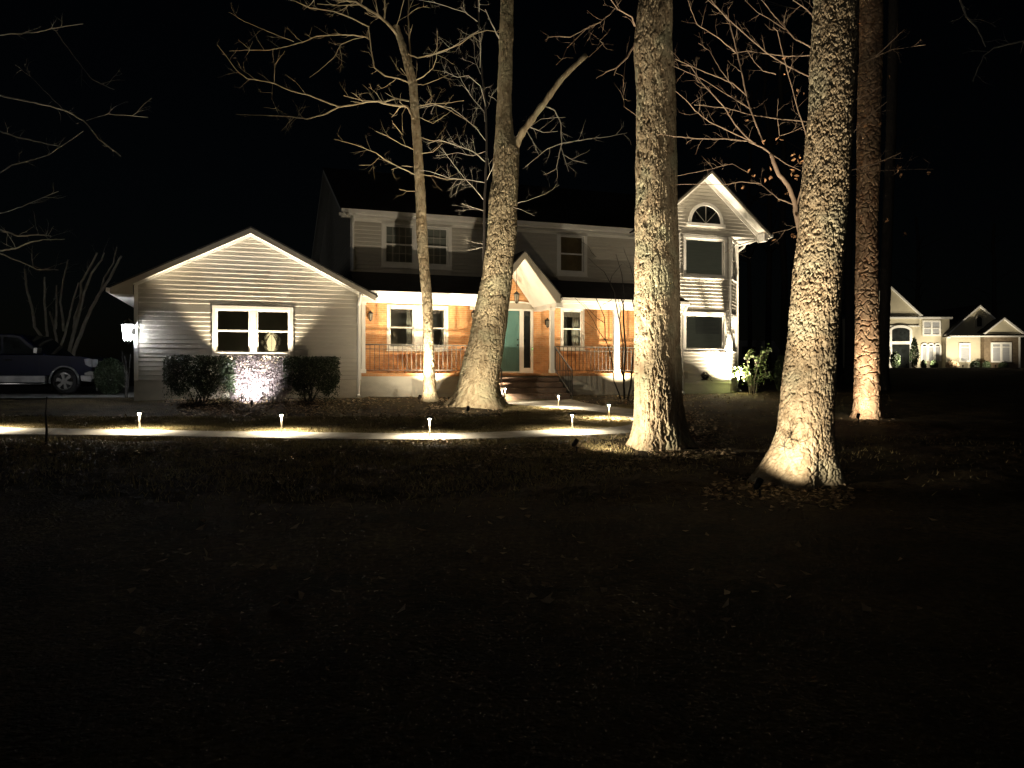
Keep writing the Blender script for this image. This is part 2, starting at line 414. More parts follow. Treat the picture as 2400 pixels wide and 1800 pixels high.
def room(Fm, s0, s1, z0, z1, depth=1.6, mat='room'):
    b = MB(True); s0 -= .25; s1 += .25; z0 -= .3; z1 += .15
    i = -.16
    b.quad(Fm(s0, -depth, z0), Fm(s1, -depth, z0), Fm(s1, -depth, z1), Fm(s0, -depth, z1))
    b.quad(Fm(s0, i, z0), Fm(s0, -depth, z0), Fm(s0, -depth, z1), Fm(s0, i, z1))
    b.quad(Fm(s1, i, z0), Fm(s1, -depth, z0), Fm(s1, -depth, z1), Fm(s1, i, z1))
    b.quad(Fm(s0, i, z0), Fm(s1, i, z0), Fm(s1, -depth, z0), Fm(s0, -depth, z0))
    b.quad(Fm(s0, i, z1), Fm(s1, i, z1), Fm(s1, -depth, z1), Fm(s0, -depth, z1))
    hp('room_interior', b, mat)
def window(Fm, s0, s1, z0, z1, bays=1, hung=True, grid=None, casing=.085, mat='white', pane='glass', mull=.14, sill=True, back=None, label=None):
    """s0..s1, z0..z1 is the opening; the casing lies round it"""
    b = MB(True); c = casing
    b.box(s0-c, s1+c, -.02, .035, z1, z1+c, Fm); b.box(s0-c, s0, -.02, .032, z0, z1, Fm); b.box(s1, s1+c, -.02, .032, z0, z1, Fm)
    b.box(s0-c, s1+c, -.02, .034, z0-c, z0, Fm)
    if sill: b.box(s0-c-.02, s1+c+.02, -.02, .065, z0-c-.035, z0-c-.002, Fm)
    w = (s1-s0-mull*(bays-1))/bays
    for k in range(1, bays):
        a = s0+k*w+(k-1)*mull; b.box(a, a+mull, -.06, .028, z0, z1, Fm)
    wi = hp('window', b, mat, bv=.004)
    if label: wi['label'] = label
    for k in range(bays):
        a = s0+k*(w+mull); e = a+w; t = .045
        fr = MB(True)
        for (p, q, r_, s_) in ((a, e, z1-t, z1), (a, e, z0, z0+t), (a, a+t, z0+t, z1-t), (e-t, e, z0+t, z1-t)): fr.box(p, q, -.085, -.035, r_, s_, Fm)
        if hung: zm = (z0+z1)/2; fr.box(a+t, e-t, -.08, -.03, zm-.025, zm+.025, Fm)
        if k == 0 or True: hp('sash', fr, mat, wi)
        if grid:
            gm = MB(True); nx, nz = grid
            for i in range(1, nx): x = a+t+(e-a-2*t)*i/nx; gm.box(x-.009, x+.009, -.072, -.058, z0+t, z1-t, Fm)
            for i in range(1, nz):
                z = z0+t+(z1-z0-2*t)*i/nz
                if abs(z-(z0+z1)/2) > .04: gm.box(a+t, e-t, -.070, -.056, z-.009, z+.009, Fm)
            hp('muntin_grid', gm, 'siding', wi)
        pb = MB(True); pb.quad(Fm(a+t, -.063, z0+t), Fm(e-t, -.063, z0+t), Fm(e-t, -.063, z1-t), Fm(a+t, -.063, z1-t)); hp('pane', pb, pane, wi)
        if back:
            sd_ = -.13 if back[0] in ('curtain', 'room') else -.072; bb = MB(True); zt = z1 if back[1] is None else back[1]
            n = 40
            pts = []
            for i in range(n+1):
                x = a+(e-a)*i/n; pts.append((x, sd_-(.02*math.sin(i*1.3) if back[0] == 'curtain' else 0)))
            for i in range(n):
                b0, b1 = pts[i], pts[i+1]
                bb.quad(Fm(b0[0], b0[1], z0), Fm(b1[0], b1[1], z0), Fm(b1[0], b1[1], z1), Fm(b0[0], b0[1], z1))
            hp('window_backing' if back[0] != 'curtain' else 'curtain', bb, back[0], wi)
    return wi

# --- left gable wing
VG = 23.2; VO = 22.8
FG = plane(VG)
uL, uP, uR = hu(258, VO), hu(588, VO), hu(588, VO)*2-hu(258, VO)
zR = hz(588, 530, VO); zE = hz(258, 670, VO)
wl, wr = hu(316, VG), 3.27
pitch = (zR-zE)/(uP-uL)
roof_t = .16
def zroof(u): return zR-abs(u-uP)*pitch      # top surface
wz = lambda u: zroof(u)-roof_t-.02
gz0 = -.22
wu0, wu1 = hu(506, VG), hu(679, VG); wzt = hz(590, 726, VG); wzb = hz(590, 826, VG)
b = MB(True)
lf = lambda z: max(wl, uP-(zR-roof_t-.02-z)/pitch); rf = lambda z: min(wr, uP+(zR-roof_t-.02-z)/pitch)
siding(b, FG, lf, rf, gz0, zR-roof_t-.03, [(wu0-.02, wu1+.02, wzb-.02, wzt+.02)])
hp('gable_siding', b, 'siding')
window(FG, wu0, wu1, wzb, wzt, 2, casing=.10, mull=.17, label='wide double window with a lit glass lamp behind its right sash')
room(FG, wu0, wu1, wzb, wzt, 2.2)
b = MB(True); b.box(wl-.02, wr, VG-.0, VG+.3, -1.1, gz0+.0); hp('foundation_wall', b, 'parge')
b = MB(True)                       # side walls and back
b.quad((wl, VG, gz0), (wl, 31, gz0), (wl, 31, zroof(wl)-.2), (wl, VG, zroof(wl)-.2))
b.quad((wl, VG, -1.1), (wl, 31, -1.1), (wl, 31, gz0), (wl, VG, gz0))
hp('wing_side_wall', b, 'siding')
b = MB(True); b.poly([(wl, 31, -1.1), (wr, 31, -1.1), (wr, 31, wz(wr)), (uP, 31, wz(uP)), (wl, 31, wz(wl))]); hp('wing_back_wall', b, 'siding')
b = MB(True); b.quad((wr, VG, -1.1), (wr, 25, -1.1), (wr, 25, 2.6), (wr, VG, 2.3)); hp('wing_side_wall', b, 'siding')
b = boxes((wl-.02, wl+.085, VG-.026, VG+.08, gz0, zroof(wl)-.19), (wr-.085, wr+.01, VG-.026, VG+.05, gz0, zroof(wr)-.22)); hp('corner_trim', b, 'white', bv=.004)
b = MB(True)                       # roof slabs
def slab(b, u0, z0, u1, z1, v0, v1, t=.05):
    b.prism([(u0, z0), (u1, z1), (u1, z1-t), (u0, z0-t)], 1, v0, v1)
slab(b, uL-.03, zE-.015, uP, zR, VO-.03, 31.3); slab(b, uP, zR, uR+.03, zE-.015, VO-.03, 31.3)
hp('wing_roof', b, 'roof')
b = MB(True)                       # rake boards
d = .05
def rake(b, ua, za, ub, zb, v0, v1, h=.15): b.prism([(ua, za), (ub, zb), (ub, zb-h), (ua, za-h)], 1, v0, v1)
rake(b, uL, zE-d, uP, zR-d, VO-.022, VO+.012); rake(b, uP, zR-d, uR-.05, zE-d+.05*pitch, VO-.022, VO+.012)
hp('rake_board', b, 'grey_trim')
b = MB(True)                       # sloping soffit behind the rake
for (ua, za, ub, zb) in ((uL, zE, uP, zR), (uP, zR, uR, zE)):
    b.prism([(ua, za-.13), (ub, zb-.13), (ub, zb-.165), (ua, za-.165)], 1, VO+.013, VG+.05)
# frieze board under the soffit on the wall
for sgn in (-1, 1):
    ue = wl if sgn < 0 else wr
    b.prism([(ue, zroof(ue)-.166), (uP, zR-.166), (uP, zR-.236), (ue, zroof(ue)-.236)], 1, VG-.035, VG-.001)
hp('rake_soffit', b, 'white')
b = MB(True)                       # left eave: boxed return, fascia and gutter
b.prism([(uL, zE-.06), (wl, zroof(wl)-.165), (wl, zE-.20), (uL, zE-.20)], 1, VO+.014, VO+.05)
hp('eave_return', b, 'grey_trim')
b = MB(True); b.box(uL+.01, wl, VO+.051, 31.2, zE-.215, zE-.201); b.box(uL-.10, uL, VO-.02, 31.2, zE-.16, zE-.05); hp('eave_soffit', b, 'white')

# --- main block
VW = 25.0; FWm = plane(VW)
uE = hu(823, VW)                      # left end wall of the upper storey
VEv = 24.5; uRk = hu(800, VEv); zEv = hz(800, 487, VEv)
kk = (757-CX)/F; Yr = uRk/(kk*CT+ST); zRd = (HY-392)/F*Yr; vRd = Yr*(CT-kk*ST)
uEnd = 17.7
# upper front wall
b = MB(True)
z_lo = hz(900, 640, VW)-.15
h2 = []
def wpx(x0, x1, y0, y1, v=VW): xm = (x0+x1)/2; return (hu(x0, v), hu(x1, v), hz(xm, y1, v), hz(xm, y0, v))
W1 = wpx(903, 1050, 531, 619); W2 = wpx(1313, 1368, 553, 637); W3 = None
siding(b, FWm, uE, 14.2, z_lo, zEv-.16, [(W1[0]-.02, W1[1]+.02, W1[2]-.02, W1[3]+.02), (W2[0]-.02, W2[1]+.02, W2[2]-.02, W2[3]+.02)])
hp('upper_siding', b, 'siding')
window(FWm, *W1, bays=2, grid=(4, 4), casing=.13, mull=.22, back=('room', None), label='upper double window with divided panes')
window(FWm, *W2, bays=1, casing=.13, back=('tan_shade', None), label='upper single window with drawn tan shade')
b = MB(True); b.box(uE-.02, uE+.1, VW-.03, VW+.08, z_lo, zEv-.14); hp('corner_trim', b, 'white', bv=.004)
# end wall (gable end of the main block)
b = MB(True)
FE = lambda s, d, z: (uE-d, s, z)
mp = (zRd-zEv)/(vRd-VEv)
def zm(v): return zRd-abs(v-vRd)*mp
vBack = 2*vRd-VEv
siding(b, FE, lambda z: max(VW, vRd-(zRd-.2-z)/mp), lambda z: min(vBack-.5, vRd+(zRd-.2-z)/mp), 2.3, zRd-.21)
hp('end_gable_siding', b, 'siding')
b = MB(True)
for (v0, z0, v1, z1) in ((VEv, zEv, vRd, zRd), (vRd, zRd, vBack, zEv)):
    b.prism([(v0, z0), (v1, z1), (v1, z1-.06), (v0, z0-.06)], 0, uRk, uEnd+.5)
hp('main_roof', b, 'roof')
b = MB(True)
for (v0, z0, v1, z1) in ((VEv, zEv, vRd, zRd), (vRd, zRd, vBack, zEv)):
    b.prism([(v0, z0-.062), (v1, z1-.062), (v1, z1-.2), (v0, z0-.2)], 0, uRk+.01, uRk+.04)
    b.prism([(v0, z0-.16), (v1, z1-.16), (v1, z1-.19), (v0, z0-.19)], 0, uRk+.041, uE)
hp('rake_board', b, 'white')
b = MB(True); b.box(uRk, 14.4, VEv-.08, VEv-.002, zEv-.14, zEv-.02); b.box(uRk+.02, 14.4, VEv-.001, VEv+.02, zEv-.2, zEv-.063); b.box(uRk+.045, 14.4, VEv+.021, VW, zEv-.20, zEv-.18)
b.box(uE+.12, 14.2, VW-.035, VW-.02, zEv-.30, zEv-.202); hp('upper_eave', b, 'white')
b = MB(True); pts = [(uE+.02, VEv-.02, zEv-.16), (uE+.04, VEv+.1, zEv-.3), (uE+.05, VW-.08, zEv-.42), (uE+.05, VW-.08, z_lo+.2)]
b.tube(pts, .04, 8); hp('downspout', b, 'white')
b = MB(True)                       # body of the block behind, so that it is solid
b.quad((uE, VW+.3, 2.3), (uEnd, VW+.3, 2.3), (uEnd, VW+.3, zEv-.1), (uE, VW+.3, zEv-.1)) if False else None
b.poly([(uEnd, VW, -1.1), (uEnd, vBack-.5, -1.1), (uEnd, vBack-.5, zm(vBack-.5)-.2), (uEnd, vRd, zRd-.2), (uEnd, VW, zm(VW)-.2)])
b.quad((wr, vBack-.5, -1.1), (uEnd, vBack-.5, -1.1), (uEnd, vBack-.5, 5), (wr, vBack-.5, 5))
b.quad((uE, VW+1, -1.1), (uE, vBack-.5, -1.1), (uE, vBack-.5, 2.3), (uE, VW+1, 2.3))
hp('rear_wall', b, 'siding')

# --- porch
VP = 23.3; zF = -.02
pu0, pu1 = 3.29, hu(1597, VP)
st0, st1 = 7.30, hu(1301, VP)
# brick wall with openings
B1 = wpx(903+10, 1054-10, 722, 815); B2 = wpx(1319, 1364, 728, 814)
du1 = hu(1218, VW); du0 = du1-.92; dz0, dz1 = .05, hz(1200, 728, VW)
su0, su1 = hu(1227, VW), hu(1243, VW)
holes = [B1, B2, (du0, su1, -.02, dz1)]
b = MB(True); flatwall(b, FWm, wr, 14.3, zF, 2.62, holes, .14); hp('brick_wall', b, 'brick')
window(FWm, *B1, bays=2, casing=.09, mull=.26, label='double window on the porch brick wall', sill=True)
cb = []
wB = (B1[1]-B1[0]-.26)/2
for (a, e) in ((B1[0]+wB*.72, B1[0]+wB), (B1[1]-wB*.12, B1[1])):
    b = MB(True); cb.append(b)
    for i in range(16):
        x0 = a+(e-a)*i/16; x1 = a+(e-a)*(i+1)/16
        b.quad((x0, VW+.13+.02*math.sin(i*1.6), B1[2]), (x1, VW+.13+.02*math.sin((i+1)*1.6), B1[2]), (x1, VW+.13+.02*math.sin((i+1)*1.6), B1[3]), (x0, VW+.13+.02*math.sin(i*1.6), B1[3]))
hp('curtain', cb, 'curtain')
room(FWm, *B1, 1.8)
wnd = window(FWm, *B2, bays=1, casing=.09, label='curtained window right of the teal door')
cs = []                       # two sheer curtains with a gap
for (a, e) in ((B2[0], B2[0]+(B2[1]-B2[0])*.30), (B2[0]+(B2[1]-B2[0])*.56, B2[1])):
    n = 24; b = MB(True); cs.append(b)
    for i in range(n):
        x0 = a+(e-a)*i/n; x1 = a+(e-a)*(i+1)/n
        y0 = VW+.15+.022*math.sin(i*1.7); y1 = VW+.15+.022*math.sin((i+1)*1.7)
        b.quad((x0, y0, B2[2]), (x1, y1, B2[2]), (x1, y1, B2[3]), (x0, y0, B2[3]))
hp('curtain', cs, 'curtain', wnd)
hp('curtain_valance', MB(True).box(B2[0], B2[1], VW+.12, VW+.13, B2[3]-.22, B2[3]), 'curtain', wnd)
room(FWm, *B2, 1.8)
# sills of brick
b = boxes(*[(q[0]-.12, q[1]+.12, VW-.10, VW-.003, q[2]-.23, q[2]-.135) for q in (B1, B2)])
hp('brick_sill', b, 'brick')
# door set
b = MB(True); t = .07
b.box(du0-.09, du0, VW-.035, VW+.10, zF, dz1+.0); b.box(du1, su0, VW-.03, VW+.10, zF, dz1); b.box(su1, su1+.10, VW-.035, VW+.10, zF, dz1)
b.box(du0-.09, su1+.10, VW-.04, VW+.10, dz1, dz1+.06)
b.box(du0, du1, VW-.02, VW+.1, zF, zF+.06); b.box(su0, su1, VW-.02, VW+.08, zF, .16)
doorframe = hp('door_frame', b, 'white', bv=.004)
# curved head above the door
b = MB(True); ua, ub_ = du0-.1, su1+.11; zt = dz1+.062; pr = [(ua, zt)]
for i in range(17):
    a = math.pi*(1-i/16); pr.append(((ua+ub_)/2+(ub_-ua)/2*(abs(math.cos(a))**.5)*(1 if math.cos(a) > 0 else -1), zt+.26*math.sin(a)**.6))
pr.append((ub_, zt)); b.prism(pr, 1, VW-.05, VW-.002); hp('door_head', b, 'grey_trim', bv=.006)
b = MB(True); pr2 = pr[1:-1]
for i in range(len(pr2)-1): b.prism([pr2[i], pr2[i+1], (pr2[i+1][0], pr2[i+1][1]-.05), (pr2[i][0], pr2[i][1]-.05)], 1, VW-.075, VW-.051)
hp('head_moulding', b, 'white')
b = MB(True); b.box(du0, du1, VW+.03, VW+.07, zF+.06, dz1)
door = hp('door', b, 'door', bv=.004)
b = MB(True)
for (a, e) in ((.12, .42), (.50, .80)):
    for (z0, z1) in ((.15, .75), (.85, 1.25), (1.35, 1.85)):
        for (p, q, r_, s_) in ((a, e, z0, z0+.02), (a, e, z1-.02, z1), (a, a+.02, z0+.021, z1-.021), (e-.02, e, z0+.021, z1-.021)): b.box(du0+p, du0+q, VW+.022, VW+.032, r_, s_)
hp('door_panel', b, 'door', door)
b = [MB(True).lathe([(.001, -.0), (.03, 0), (.03, .05), (.001, .052)], (du1-.07, VW-.0, z), 12) for z in (.93, 1.12)]
hp('door_handle', b, 'dark', door)
b = MB(True); b.quad((su0, VW+.03, .16), (su1, VW+.03, .16), (su1, VW+.03, dz1), (su0, VW+.03, dz1)); hp('sidelight', b, 'darkglass')
b = MB(True); b.box(su1+.035, su1+.065, VW-.05, VW-.036, .78, .88); hp('doorbell', b, 'dark')
b = MB(True); b.lathe([(.001, 0), (.012, 0), (.012, .012), (.001, .012)], (su1+.05, VW-.055, .82), 8); o = hp('doorbell_light', b, 'lens'); 
M['bell'] = emit('doorbell_led', (.4, 1, .3), 5); o.data.materials[0] = M['bell']
# porch floor, foundation, ceiling
b = MB(True); b.box(pu0, pu1, VP-.05, VW, zF-.10, zF); hp('porch_floor', b, 'brick', bv=.005)
b = MB(True); b.box(pu0, pu1, VP, VP+.2, -1.15, zF-.101); hp('foundation_wall', b, 'parge')
zG = hz(1000, 688, 22.9)              # gutter line
zB = 2.14
b = boxes((wr, st0, VP-.10, VP+.08, zB, zB+.28), (st1, pu1+.1, VP-.10, VP+.08, zB, zB+.28)); hp('porch_beam', b, 'white', bv=.004)
b = boxes((wr, st0, VP+.081, VW-.001, 2.405, 2.43), (st1, 14.3, VP+.081, VW-.001, 2.405, 2.43)); hp('porch_ceiling', b, 'white')
zGt = hz(850, 681, 22.86)
for (a, e) in ((wr+.02, 7.12), (9.72, hu(1613, 22.9))):
    b = MB(True); b.prism([(22.78, zGt), (22.80, zGt-.09), (22.85, zGt-.12), (22.93, zGt-.12), (22.93, zGt)], 0, a, e)
    b.box(a, e, 22.931, 22.95, zGt-.14, zGt-.02)
    b.box(a, e, 22.951, VP-.101, zGt-.15, zGt-.135); hp('porch_gutter', b, 'white')
zw = z_lo+.16
VQ = 22.78; qa = hu(1230, VQ); qz = hz(1230, 586, VQ); qr = hu(1313, VQ); qe = hz(1313, 688, VQ); qp = (qz-qe)/(qr-qa)
PQ = (qz, qa, qp); PS = {True: -1, False: 1}
for (a, e) in ((wr-.1, 7.9), (8.9, hu(1613, 22.9))):
    f0, f1 = 22.85, VW-.02; zf0, zf1 = zGt+.03, zw; r0_, r1_ = PQ[1]+(PQ[0]-zf0)/PQ[2]*PS[a < 5], PQ[1]+(PQ[0]-zf1)/PQ[2]*PS[a < 5]
    L0, L1, R0, R1 = (a, a, r0_, r1_) if a < 5 else (r0_, r1_, e, e)
    b = MB(True); b.add([(L0, f0, zf0), (R0, f0, zf0), (R1, f1, zf1), (L1, f1, zf1), (L0, f0, zf0-.05), (R0, f0, zf0-.05), (R1, f1, zf1-.05), (L1, f1, zf1-.05)], [(0, 1, 2, 3), (7, 6, 5, 4), (4, 5, 1, 0), (5, 6, 2, 1), (6, 7, 3, 2), (7, 4, 0, 3)]); hp('porch_roof', b, 'roof')
# posts
for (ua, ub2, lab) in ((pu0+.02, pu0+.13, None), (st1-.17, st1-.03, None), (hu(1439, VP), hu(1451.5, VP), None), (hu(1575, VP), hu(1588, VP), None), (st0+.03, st0+.17, None)):
    b = MB(True); b.box(ua, ub2, VP-.03, VP+.1, zF, zB); b.box(ua-.02, ub2+.02, VP-.05, VP+.12, zB-.08, zB-.001); b.box(ua-.02, ub2+.02, VP-.05, VP+.12, zF+.001, zF+.12)
    hp('porch_post', b, 'white', bv=.006)
# downspouts
for x, top in ((840, 690), (1597, 712)):
    b = MB(True); u = hu(x, VP-.1); v0 = VP-.1 if x < 1000 else 23.15
    b.tube([(u+.02, 22.86, zGt-.1), (u+.02, 22.92, zGt-.2), (u, v0-.02, zGt-.42), (u, v0, -.1), (u, v0, -.66), (u, v0-.14, -.73)], .045, 8); hp('downspout', b, 'white')
# steps
b = MB(True); nr = 5; rise = .168
for i in range(nr):
    z1 = zF-.004-rise*i if i else zF-.101
    b.box(st0, st1, VP-.055-.29*(i+1) if i < nr else 0, VP-.051-.29*i if i else VP-.051, -1.15, zF-rise*(i+1)+.0)
b2 = MB(True)
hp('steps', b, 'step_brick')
for i in range(nr-1):
    b2.box(st0-.01, st1+.01, VP-.055-.29*(i+1)-.02, VP-.052-.29*i, zF-rise*(i+1)+.001, zF-rise*(i+1)+.03)
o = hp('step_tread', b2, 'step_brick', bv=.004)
# railings
def rail(u0, u1, name='railing'):
    b = MB(True); v = VP+.0; zt, z2, zb = .84, .71, .06
    b.box(u0, u1, v-.018, v+.018, zt, zt+.03); b.box(u0, u1, v-.012, v+.012, z2, z2+.02); b.box(u0, u1, v-.012, v+.012, zb, zb+.02)
    n = int(round((u1-u0)/.142))
    r = hp(name, b, 'iron')
    bb = MB(True)
    for i in range(n+1):
        u = u0+(u1-u0)*i/n; bb.box(u-.008, u+.008, v-.008, v+.008, (zb+.02 if 0 < i < n else zF), zt)
    hp('baluster', bb, 'iron', r)
rail(hu(856, VP), st0-.02); rail(st1+.02, hu(1438, VP)); rail(hu(1453, VP), hu(1574, VP))
for us in (st1-.02, st0+.02):
    b = MB(True); v1 = VP-.02; v2 = VP-1.42; za, zb_ = .84, .84-.80
    b.prism([(v1, za), (v2, zb_), (v2, zb_+.035), (v1, za+.035)], 0, us-.02, us+.02)
    b.prism([(v1, za-.75), (v2, zb_-.75), (v2, zb_-.73), (v1, za-.73)], 0, us-.01, us+.01)
    b.box(us-.017, us+.017, v2-.03, v2, -.95, zb_+.05); b.box(us-.017, us+.017, v1, v1+.03, zF, za+.02)
    r = hp('stair_railing', b, 'iron')
    bb = MB(True)
    for i in range(1, 11):
        t_ = i/11; v = v1+(v2-v1)*t_; z = za+(zb_-za)*t_; bb.box(us-.008, us+.008, v-.008, v+.008, z-.74, z)
    hp('baluster', bb, 'iron', r)
# portico gable
VQ = 22.78; qa = hu(1230, VQ); qz = hz(1230, 586, VQ); qr = hu(1313, VQ); qe = hz(1313, 688, VQ); qp = (qz-qe)/(qr-qa); ql = 2*qa-qr
b = MB(True)
for s_ in (-1, 1): b.prism([(qa, qz), (qa+s_*(qr-qa+.04), qe-.04*qp), (qa+s_*(qr-qa+.04), qe-.04*qp-.05), (qa, qz-.05)], 1, VQ-.03, VW-.02)
hp('portico_roof', b, 'roof')
b = MB(True)
for s_ in (-1, 1): b.prism([(qa, qz-.051), (qa+s_*(qr-qa), qe-.051), (qa+s_*(qr-qa), qe-.051-.26), (qa+s_*(qr-qa-.12), qe-.051-.26+.0), (qa, qz-.27)], 1, VQ-.02, VQ+.03)
hp('portico_rake', b, 'grey_trim')
b = MB(True)                       # vaulted ceiling: white collar at the top and sloping boards
for s_ in (-1, 1):
    b.prism([(qa+s_*.12, qz-.27-.12*qp+.09), (qa+s_*(qr-qa-.14), qe-.28), (qa+s_*(qr-qa-.10), qe-.28), (qa+s_*.12, qz-.24-.12*qp+.13)], 1, VQ+.031, VW-.08)
b.box(qa-.125, qa+.125, VQ+.031, VW-.08, qz-.31, qz-.28)
hp('portico_ceiling', b, 'white')
b = boxes((st1-.12, st1+.1, VP-.101-.3, VW-.06, zB, zB+.22), (st0-.1, st0+.12, VP-.101-.3, VW-.06, zB, zB+.22))
hp('portico_beam', b, 'white')
b = MB(True); b.poly([(qa-(qr-qa)+.05, VW-.03, 2.2), (qa+(qr-qa)-.05, VW-.03, 2.2), (qa+(qr-qa)-.05, VW-.03, qe-.3), (qa, VW-.03, qz-.2), (qa-(qr-qa)+.05, VW-.03, qe-.3)])
hp('portico_brick', b, 'brick')

# --- right wing with clipped corner and its own gable
VB = 23.6; FB = plane(VB)
bu0, bu1 = hu(1590, VB), hu(1712, VB); cu = bu1+1.0; cv = VB+1.0
zBe = hz(1700, 556, VB)
VBo = 23.15
g_a = hu(1668, VBo); g_z = hz(1668, 397, VBo); g_r = hu(1807, VBo); g_e = hz(1807, 548, VBo); gpit = (g_z-g_e)/(g_r-g_a); g_l = 2*g_a-g_r
gface_r = hu(1780, VB)
U1 = wpx(1607, 1697, 560, 645, VB); U2 = wpx(1607, 1697, 738, 818, VB)
b = MB(True); z0 = -.42
siding(b, FB, 14.3, bu1, z0, zBe, [(q[0]-.02, q[1]+.02, q[2]-.02, q[3]+.02) for q in (U1, U2)])
siding(b, FB, lambda z: max(2*g_a-gface_r, g_a-(g_z-.17-z)/gpit), lambda z: min(gface_r, g_a+(g_z-.17-z)/gpit), zBe+.03, g_z-.2)
hp('wing_siding', b, 'siding')
b = MB(True); b.quad((2*g_a-gface_r, VB, zBe+.03), (gface_r, VB, zBe+.03), (gface_r, 26, zBe+.03), (2*g_a-gface_r, 26, zBe+.03)); hp('overhang_soffit', b, 'white')
s2 = math.sqrt(.5)
FC = lambda s, d, z: (bu1+s*s2+d*s2, VB+s*s2-d*s2, z)
L = math.sqrt(2)
C1 = (.28, L-.28, U1[2], U1[3]); C2 = (.28, L-.28, U2[2], U2[3])
b = MB(True); siding(b, FC, .06, L-.05, z0, zBe+.02, [C1, C2]); hp('corner_siding', b, 'siding')
window(FB, *U1, hung=False, casing=.10, back=('shade', None), label='upper picture window with drawn grey shade')
window(FB, *U2, hung=False, casing=.10, back=('shade', None), label='lower picture window with half raised blinds')  # grey sheet behind the lower pane stands in for a dim reflection
b = MB(True)
for i in range(14):
    z = U2[3]-.08-i*.045; b.box(U2[0]+.45, U2[1]-.14, VB+.0655, VB+.0695, z, z+.022)
hp('blind_slats', b, 'blind')
window(FC, *C1, casing=.07, back=('shade', None), label='narrow upper window on the clipped corner'); window(FC, *C2, casing=.07, back=('shade', None), label='narrow lower window on the clipped corner')
b = boxes((bu1-.06, bu1+.015, VB-.028, VB+.03, z0, zBe), (bu0-.02, bu0+.06, VB-.028, VB-.001, z0, zBe), (cu-.05, cu+.03, cv-.06, cv+.05, z0, zBe)); hp('corner_trim', b, 'white', bv=.004)
b = MB(True); b.poly([(14.3, VB+.03, -1.1), (bu1-.01, VB+.03, -1.1), (bu1-.01, VB+.03, z0), (14.3, VB+.03, z0)]); b.quad((bu1-.01, VB+.03, -1.1), (cu-.01, cv+.03, -1.1), (cu-.01, cv+.03, z0), (bu1-.01, VB+.03, z0))
b.quad((14.3, VB, z0), (bu1, VB, z0), (bu1-.01, VB+.03, z0), (14.3, VB+.03, z0))
hp('foundation_wall', b, 'parge')
b = [MB(True).quad((cu, cv, -1.1), (cu, 31, -1.1), (cu, 31, zBe), (cu, cv, zBe)), MB(True).quad((14.3, VB, -1.1), (14.3, VW, -1.1), (14.3, VW, zBe), (14.3, VB, zBe))]; b.append(MB(True)); b[-1].quad((14.3, VW, 4), (14.3, 31, 4), (14.3, 31, g_e), (14.3, VW, g_e)); hp('wing_side_wall', b, 'siding')
# half round window
b = MB(True); hc = hu(1653, VB); hzb = hz(1653, 524, VB); rad = (hu(1692, VB)-hu(1613, VB))/2
N = 24
def arc(r): return [(hc+r*math.cos(math.pi*i/N), hzb+r*1.02*math.sin(math.pi*i/N)) for i in range(N+1)]
o_, i_ = arc(rad+.02), arc(rad-.09)
for k in range(N): b.prism([o_[k], o_[k+1], i_[k+1], i_[k]], 1, VB-.075, VB-.018)
b.box(hc-rad-.1, hc+rad+.1, VB-.08, VB-.018, hzb-.11, hzb-.001)
hw = hp('window', b, 'white'); hw['label'] = 'half round window under the right gable'
b = MB(True); b.prism(i_, 1, VB-.03, VB-.02); hp('pane', b, 'darkglass', hw)
b = MB(True)
for a in (45, 90, 135):
    ca, sa = math.cos(R(a)), math.sin(R(a)); r1 = rad-.09
    b.prism([(hc-.01*sa, hzb+.01*ca), (hc+r1*ca-.01*sa, hzb+r1*sa+.01*ca), (hc+r1*ca+.01*sa, hzb+r1*sa-.01*ca), (hc+.01*sa, hzb-.01*ca)], 1, VB-.045, VB-.031)
hp('muntin_grid', b, 'siding', hw)
# gable roof
b = MB(True); slab(b, g_l-.02, g_e-.015, g_a, g_z, VBo-.03, 30.5); slab(b, g_a, g_z, g_r+.02, g_e-.015, VBo-.03, 30.5); hp('wing_roof', b, 'roof')
b = MB(True); rake(b, g_l, g_e-.05, g_a, g_z-.05, VBo-.02, VBo+.012, .09); rake(b, g_a, g_z-.05, g_r, g_e-.05, VBo-.02, VBo+.012, .09); hp('rake_board', b, 'grey_trim')
b = MB(True)
for s_ in (-1, 1):
    e = g_a+s_*(g_r-g_a)
    b.prism([(g_a, g_z-.12), (e, g_e-.12), (e, g_e-.145), (g_a, g_z-.145)], 1, VBo+.013, VB+.03)
    e2 = g_a+s_*(gface_r-g_a); ze2 = g_z-.146-(gface_r-g_a)*gpit
    b.prism([(g_a, g_z-.146), (e2, ze2), (e2, ze2-.17), (g_a, g_z-.146-.17)], 1, VB-.05, VB-.018)
b.prism([(gface_r, zBe-.0), (g_r-.02, g_e-.13), (gface_r, g_e+.2)], 1, VBo+.014, VBo+.05) if False else None
b.box(gface_r-.001, g_r-.01, VBo+.014, 30, g_e-.17, g_e-.146); b.box(g_r, g_r+.09, VBo-.02, 30, g_e-.13, g_e-.03)
hp('rake_soffit', b, 'white')
b = MB(True); b.box(gface_r-.12, gface_r+.02, VBo+.0, VB-.02, g_e-.28, g_e+.02); hp('eave_return', b, 'white')
b = MB(True); b.tube([(g_r+.04, cv+.1, g_e-.12), (g_r-.05, cv+.1, g_e-.26), (cu+.1, cv+.1, g_e-.45), (cu+.06, cv+.08, g_e-.6), (cu+.06, cv+.08, -.66), (cu+.2, cv-.02, -.72)], .04, 8); hp('downspout', b, 'white')

